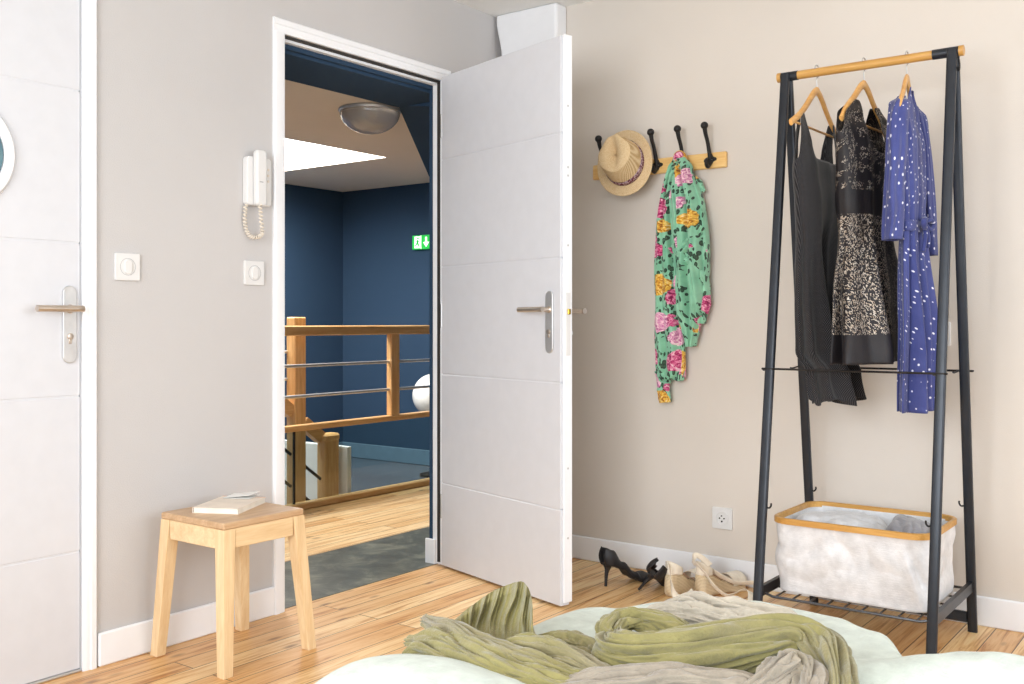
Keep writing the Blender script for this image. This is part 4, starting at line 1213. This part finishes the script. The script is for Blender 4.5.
# ================================================================ BED
bed = thing('bed', (2.5, -2.95, 0), 'low bed in the foreground under rumpled pale green bedding', 'bed')
g = G(); g.box((1.80, -4.1, .10), (3.35, -2.10, .26), .02); g.build('bed_base', M_['canvas'], bed)
for x, y in ((1.86, -2.16), (3.29, -2.16), (1.86, -4.0), (3.29, -4.0)):
    g = G(); g.lathe([(.018, 0), (.028, .10)], (x, y, 0), 'z', 16); g.build('leg', M_['birchz'], bed)
g = G(); g.prism(rrect(2.575, -3.10, 1.55, 2.0, .08, 6), .262, .42); g.build('mattress', M_['canvas'], bed, bev=.03)
def smooth01(t): t = max(0., min(1., t)); return t*t*(3-2*t)
def bump2(x, y, cx, cy, rx, ry, ang=0.):
    dx, dy = x-cx, y-cy; c, s = cos(ang), sin(ang)
    u, v = (dx*c+dy*s)/rx, (-dx*s+dy*c)/ry
    return exp(-(u*u+v*v))
DX0, DX1, DY0, DY1 = 1.67, 3.5, -4.2, -1.93
def dh(x, y):
    """height of the duvet surface"""
    z = .500
    z += .072*bump2(x, y, 1.92, -2.68, .28, .15)          # puffed front left corner
    z -= .022*bump2(x, y, 2.02, -2.36, .22, .10)
    z += .012*noise.noise(V((x*2.3, y*2.3, .4)))+.005*noise.noise(V((x*8, y*8, 2)))+.002*noise.noise(V((x*19, y*15, 5)))
    return z
def edge_far(x):
    return lerpl([(1.6, -2.22), (1.70, -2.12), (1.81, -2.01), (1.91, -1.885), (2.02, -1.81), (2.16, -1.82), (2.25, -1.87), (2.34, -1.975), (2.40, -2.08), (2.5, -2.16), (3.5, -2.16)], x)[0]
g = G()
def duv(u, v):
    # plan coordinates, with skirts hanging down on the left and far sides
    U = -.16+1.16*u; Vv = v*1.14
    x = DX0+.03+max(0, U)*(DX1-DX0-.03); 
    ef = edge_far(x)
    y = DY0+min(1, Vv)*(ef-DY0)
    z = dh(x, y)
    # round-over near the edges
    dl = x-(DX0+.03); df = ef-y; R = .085
    def rnd(d): 
        t = max(0, 1-d/R); return R*(1-sqrt(max(0, 1-t*t)))
    z -= rnd(dl)+rnd(df)
    if U < 0: x += -.012*sin(min(1, -U/.16)*pi)-.0; z = min(z, z)-(-U/.16)*.27
    if Vv > 1: y += .012*sin((Vv-1)/.14*pi); z -= (Vv-1)/.14*.27
    z = max(z, .12)
    return (V((x, y, z)), (x, y))
g.grid(duv, 210, 230)
# nearer fold of the duvet lying on top at the right
def fold(u, v):
    P = foldp[int(round(u*80))]; a = -.35*pi+v*1.7*pi
    r = .052*(1+.2*noise.noise(V((u*5, 1, 0))))
    n = V((-.35, .94, 0))
    return (P+n*r*1.5*cos(a)+V((0, 0, r*sin(a)))+V((0, 0, .004*noise.noise(V((u*14, a*2, 3))))), (u, v))
foldp = spline([at(760, 700, .44), at(830, 696, .455), at(930, 694, .462), at(1030, 696, .462), at(1160, 714, .462), at(1300, 730, .455)], 80)
g.build('duvet', M_['duvet'], bed, smooth=True)
g = G(); g.grid(fold, 80, 30); g.build('turned_duvet_fold', M_['duvet'], bed, smooth=True, solid=.004)

# ---- crumpled throw ----
thr = G()
def roll(path, wd, hg, folds, amp, seed, tone=(0, 0), NS=150, K=90, twist=0., lift=0.):
    P = spline(path, NS); rings = []
    for i, p in enumerate(P):
        s = i/NS; t = unit(P[min(i+1, NS)]-P[max(i-1, 0)]); t = unit(V((t.x, t.y, t.z*.6)))
        side = unit(t.cross(V((0, 0, 1)))); up = unit(side.cross(t))
        w, = lerpl(wd, s); h, = lerpl(hg, s)
        tn = tone[0]+(tone[1]-tone[0])*smooth01(s)
        ring = []
        for k in range(K):
            a = 2*pi*k/K
            q = noise.noise(V((s*2.4+seed, cos(a)*.9, sin(a)*.9+seed)))
            q2 = noise.noise(V((s*6+seed*2, cos(a)*2, sin(a)*2)))
            ph = folds*a+twist*s*2*pi+seed+5.5*q+1.2*q2
            ph2 = 2.6*folds*a+seed*3+8*q2+3*q
            rid = .68*abs(sin(ph*.5))**.6+.32*abs(sin(ph2*.5))**.7
            m = 1+amp*1.6*(rid-.66)*(1+.5*q2)+.10*noise.noise(V((s*14, cos(a)*4, sin(a)*4+seed)))
            m = max(.45, m)
            z = sin(a); z = z if z > -.5 else -.5
            ring.append(thr.av(p+side*cos(a)*w*m+up*z*h*m, None, max(0, min(1, tn+.35*q*(1 if tn > .05 and tn < .95 else 0)))))
        rings.append(ring)
    for A, B in zip(rings, rings[1:]):
        for k in range(K): thr.f.append([A[k], A[(k+1) % K], B[(k+1) % K], B[k]])
    thr.f.append(rings[0][::-1]); thr.f.append(rings[-1])
# main coil at the right
roll([at(614, 640, .535), at(613, 655, .54), at(630, 662, .54), at(677, 661, .54), at(736, 653, .54), at(785, 648, .54), at(816, 656, .535), at(831, 674, .53), at(838, 700, .52), at(838, 720, .50)],
     [(0, .018), (.15, .028), (.4, .036), (.7, .034), (.85, .026), (1, .024)], [(0, .022), (.15, .034), (.5, .040), (.75, .038), (1, .028)], 8, .5, 1.1, (0, .15), twist=.5, NS=220, K=130)
roll([at(612, 650, .53), at(608, 636, .545), at(618, 625, .55), at(642, 622, .552), at(668, 628, .55), at(690, 638, .54), at(720, 646, .53)],
     [(0, .016), (.3, .019), (.7, .020), (1, .014)], [(0, .016), (.3, .020), (.7, .020), (1, .012)], 5, .5, 2.7, (.1, 0), twist=.5, K=100)
roll([at(640, 640, .53), at(680, 643, .545), at(730, 638, .548), at(780, 636, .545), at(815, 648, .535), at(832, 668, .52)],
     [(0, .012), (.5, .020), (1, .014)], [(0, .012), (.5, .020), (1, .014)], 5, .5, 6.1, (0, 0), twist=.4, K=100)
# left heap: bundles running from the upper left down to the right
roll([at(398, 662, .515), at(425, 654, .535), at(470, 672, .54), at(520, 694, .53), at(570, 715, .51)],
     [(0, .012), (.2, .024), (.6, .030), (1, .030)], [(0, .008), (.3, .022), (1, .026)], 6, .5, 3.4, (.05, .0), twist=.2, K=110)
roll([at(408, 642, .53), at(438, 642, .545), at(475, 660, .548), at(520, 682, .54), at(575, 705, .52)],
     [(0, .008), (.2, .022), (.6, .028), (1, .028)], [(0, .008), (.3, .022), (1, .026)], 6, .5, 4.9, (.08, .0), twist=.3, K=110)
roll([at(426, 621, .545), at(448, 632, .55), at(478, 652, .55), at(520, 668, .545), at(570, 686, .53), at(600, 700, .52)],
     [(0, .009), (.2, .020), (.6, .028), (1, .024)], [(0, .010), (.3, .022), (1, .022)], 5, .5, 1.9, (.3, .0), twist=.3, K=110)
roll([at(488, 660, .535), at(520, 653, .545), at(555, 660, .54), at(595, 678, .53), at(630, 694, .52)],
     [(0, .018), (.4, .026), (1, .022)], [(0, .014), (.4, .024), (1, .018)], 5, .5, 7.3, (0, .55), twist=.3, K=110)
roll([at(530, 645, .52), at(560, 642, .53), at(592, 652, .525), at(616, 668, .52)],
     [(0, .012), (.5, .022), (1, .018)], [(0, .010), (.5, .018), (1, .014)], 4, .5, 8.8, (0, .4), twist=.3, K=90)
# taupe ends
roll([at(530, 712, .525), at(560, 700, .53), at(610, 692, .535), at(680, 688, .535), at(740, 692, .53), at(775, 706, .525)],
     [(0, .02), (.5, .028), (1, .024)], [(0, .02), (.5, .026), (1, .02)], 7, .55, 5.5, (1, 1), twist=.5, K=130)
roll([at(742, 700, .53), at(768, 684, .545), at(790, 669, .55), at(806, 678, .545), at(806, 705, .53)],
     [(0, .014), (.4, .022), (.8, .026), (1, .02)], [(0, .014), (.4, .022), (1, .016)], 6, .55, 9.1, (1, .9), twist=.6, K=110)
# standing cup of cloth at the left
def px3(px, py, d):
    r = (px-512)/F*d; return V((CX-S_*d+C_*r, CY+C_*d+S_*r, HC-(py-322)/F*d))
crest = spline([px3(446, 626, 1.66), px3(462, 614, 1.68), px3(476, 604, 1.69), px3(492, 592, 1.68), px3(508, 585, 1.66), px3(523, 582, 1.62), px3(530, 596, 1.58), px3(533, 618, 1.55), px3(536, 632, 1.53)], 60)
root_ = spline([px3(452, 640, 1.62), px3(462, 645, 1.60), px3(472, 650, 1.57), px3(484, 655, 1.54), px3(498, 658, 1.52), px3(514, 658, 1.50), px3(526, 654, 1.50), px3(536, 650, 1.50), px3(545, 646, 1.51)], 60)
nrm_ = V((S_*.9, -C_*.9, .2)).normalized()
def fan(u, v):
    i = min(60, u*60); k = int(i); fr_ = i-k; c = crest[k].lerp(crest[min(60, k+1)], fr_); r = root_[k].lerp(root_[min(60, k+1)], fr_)
    p = r.lerp(c, v); q = noise.noise(V((u*3.5, v*1.2, 2))); q2 = noise.noise(V((u*11, v*3, 7)))
    am = .016*(.35+.65*sin(pi*u))
    p = p+nrm_*(am*(1-1.6*abs(sin(u*25+4.5*q+v*1.6))**.6-.5*abs(sin(u*61+6*q))**.7)+.003*q2-.040*sin(pi*min(1, v*1.15))*sin(pi*u))
    p += V((C_, S_, 0))*.010*q*v
    return (p, None, .0)
thr.grid(fan, 220, 60)
o = thr.build('linen_throw', M_['throw'], o=(2.1, -2.3, .5), smooth=True)
tag(o, 'crumpled olive linen throw fading to taupe heaped on the foreground bed', 'throw')
# beige crinkled scarf behind the coil
thr = G()
for pth, wd_, sd in (([at(632, 622, .515), at(660, 618, .53), at(690, 617, .535), at(722, 624, .53), at(750, 632, .52)], .020, 1.9),
                ([at(655, 612, .515), at(684, 606, .525), at(714, 610, .53), at(748, 615, .53), at(782, 621, .525), at(806, 630, .51)], .020, 3.1),
                ([at(700, 630, .52), at(735, 624, .53), at(770, 627, .525), at(800, 636, .50)], .018, 6.6)):
    roll(pth, [(0, wd_*.5), (.3, wd_), (.8, wd_), (1, wd_*.5)], [(0, .010), (.3, .021), (.8, .020), (1, .008)], 6, .6, sd, (1, 1), twist=2.2, NS=160, K=110)
o = thr.build('beige_scarf', M_['beige'], o=(2.1, -2.0, .5), smooth=True)
tag(o, 'crinkled beige scarf lying behind the olive throw at the bed\'s far edge', 'scarf')

# ================================================================ LIGHT
w = bpy.data.worlds.new('daylight'); scn.world = w; w.use_nodes = True
bg = w.node_tree.nodes['Background']; bg.inputs[0].default_value = (.90, .95, 1.0, 1); bg.inputs[1].default_value = 1.9
def area(name, loc, rot, sx, sy, power, col=(1, 1, 1), spread=180):
    l = bpy.data.lights.new(name, 'AREA'); l.shape = 'RECTANGLE'; l.size = sx; l.size_y = sy; l.energy = power; l.color = col
    l.spread = radians(spread)
    o = bpy.data.objects.new(name, l); COL.objects.link(o); o.location = loc; o.rotation_euler = rot; return o
area('window_daylight_right', (WR-.02, -1.82, 1.4), (0, radians(76), 0), 1.6, 2.85, 26, (.86, .93, 1), 140)
area('window_daylight_front', (2.25, YR+.02, 1.42), (radians(76), 0, 0), 2.6, 1.6, 98, (.89, .945, 1), 150)
area('roof_light_hall', (-2.0, .08, ZH+.24), (0, 0, 0), 1.0, 1.25, 110, (1, .985, .96))

cam = bpy.data.cameras.new('camera'); co = bpy.data.objects.new('camera', cam); COL.objects.link(co)
co.location = (CX, CY, HC); co.rotation_euler = (radians(90), 0, TH)
cam.sensor_width = 36; cam.sensor_fit = 'HORIZONTAL'; cam.lens = F/1024*36; cam.shift_y = -20/1024; cam.clip_start = .05
scn.camera = co
vs = scn.view_settings; vs.view_transform = 'Standard'; vs.look = 'None'; vs.gamma = 1; vs.use_curve_mapping = False; vs.exposure = 0.08
scn.cycles.use_denoising = True
scn.cycles.max_bounces = 8; scn.cycles.transparent_max_bounces = 12
scn.cycles.sample_clamp_indirect = 6
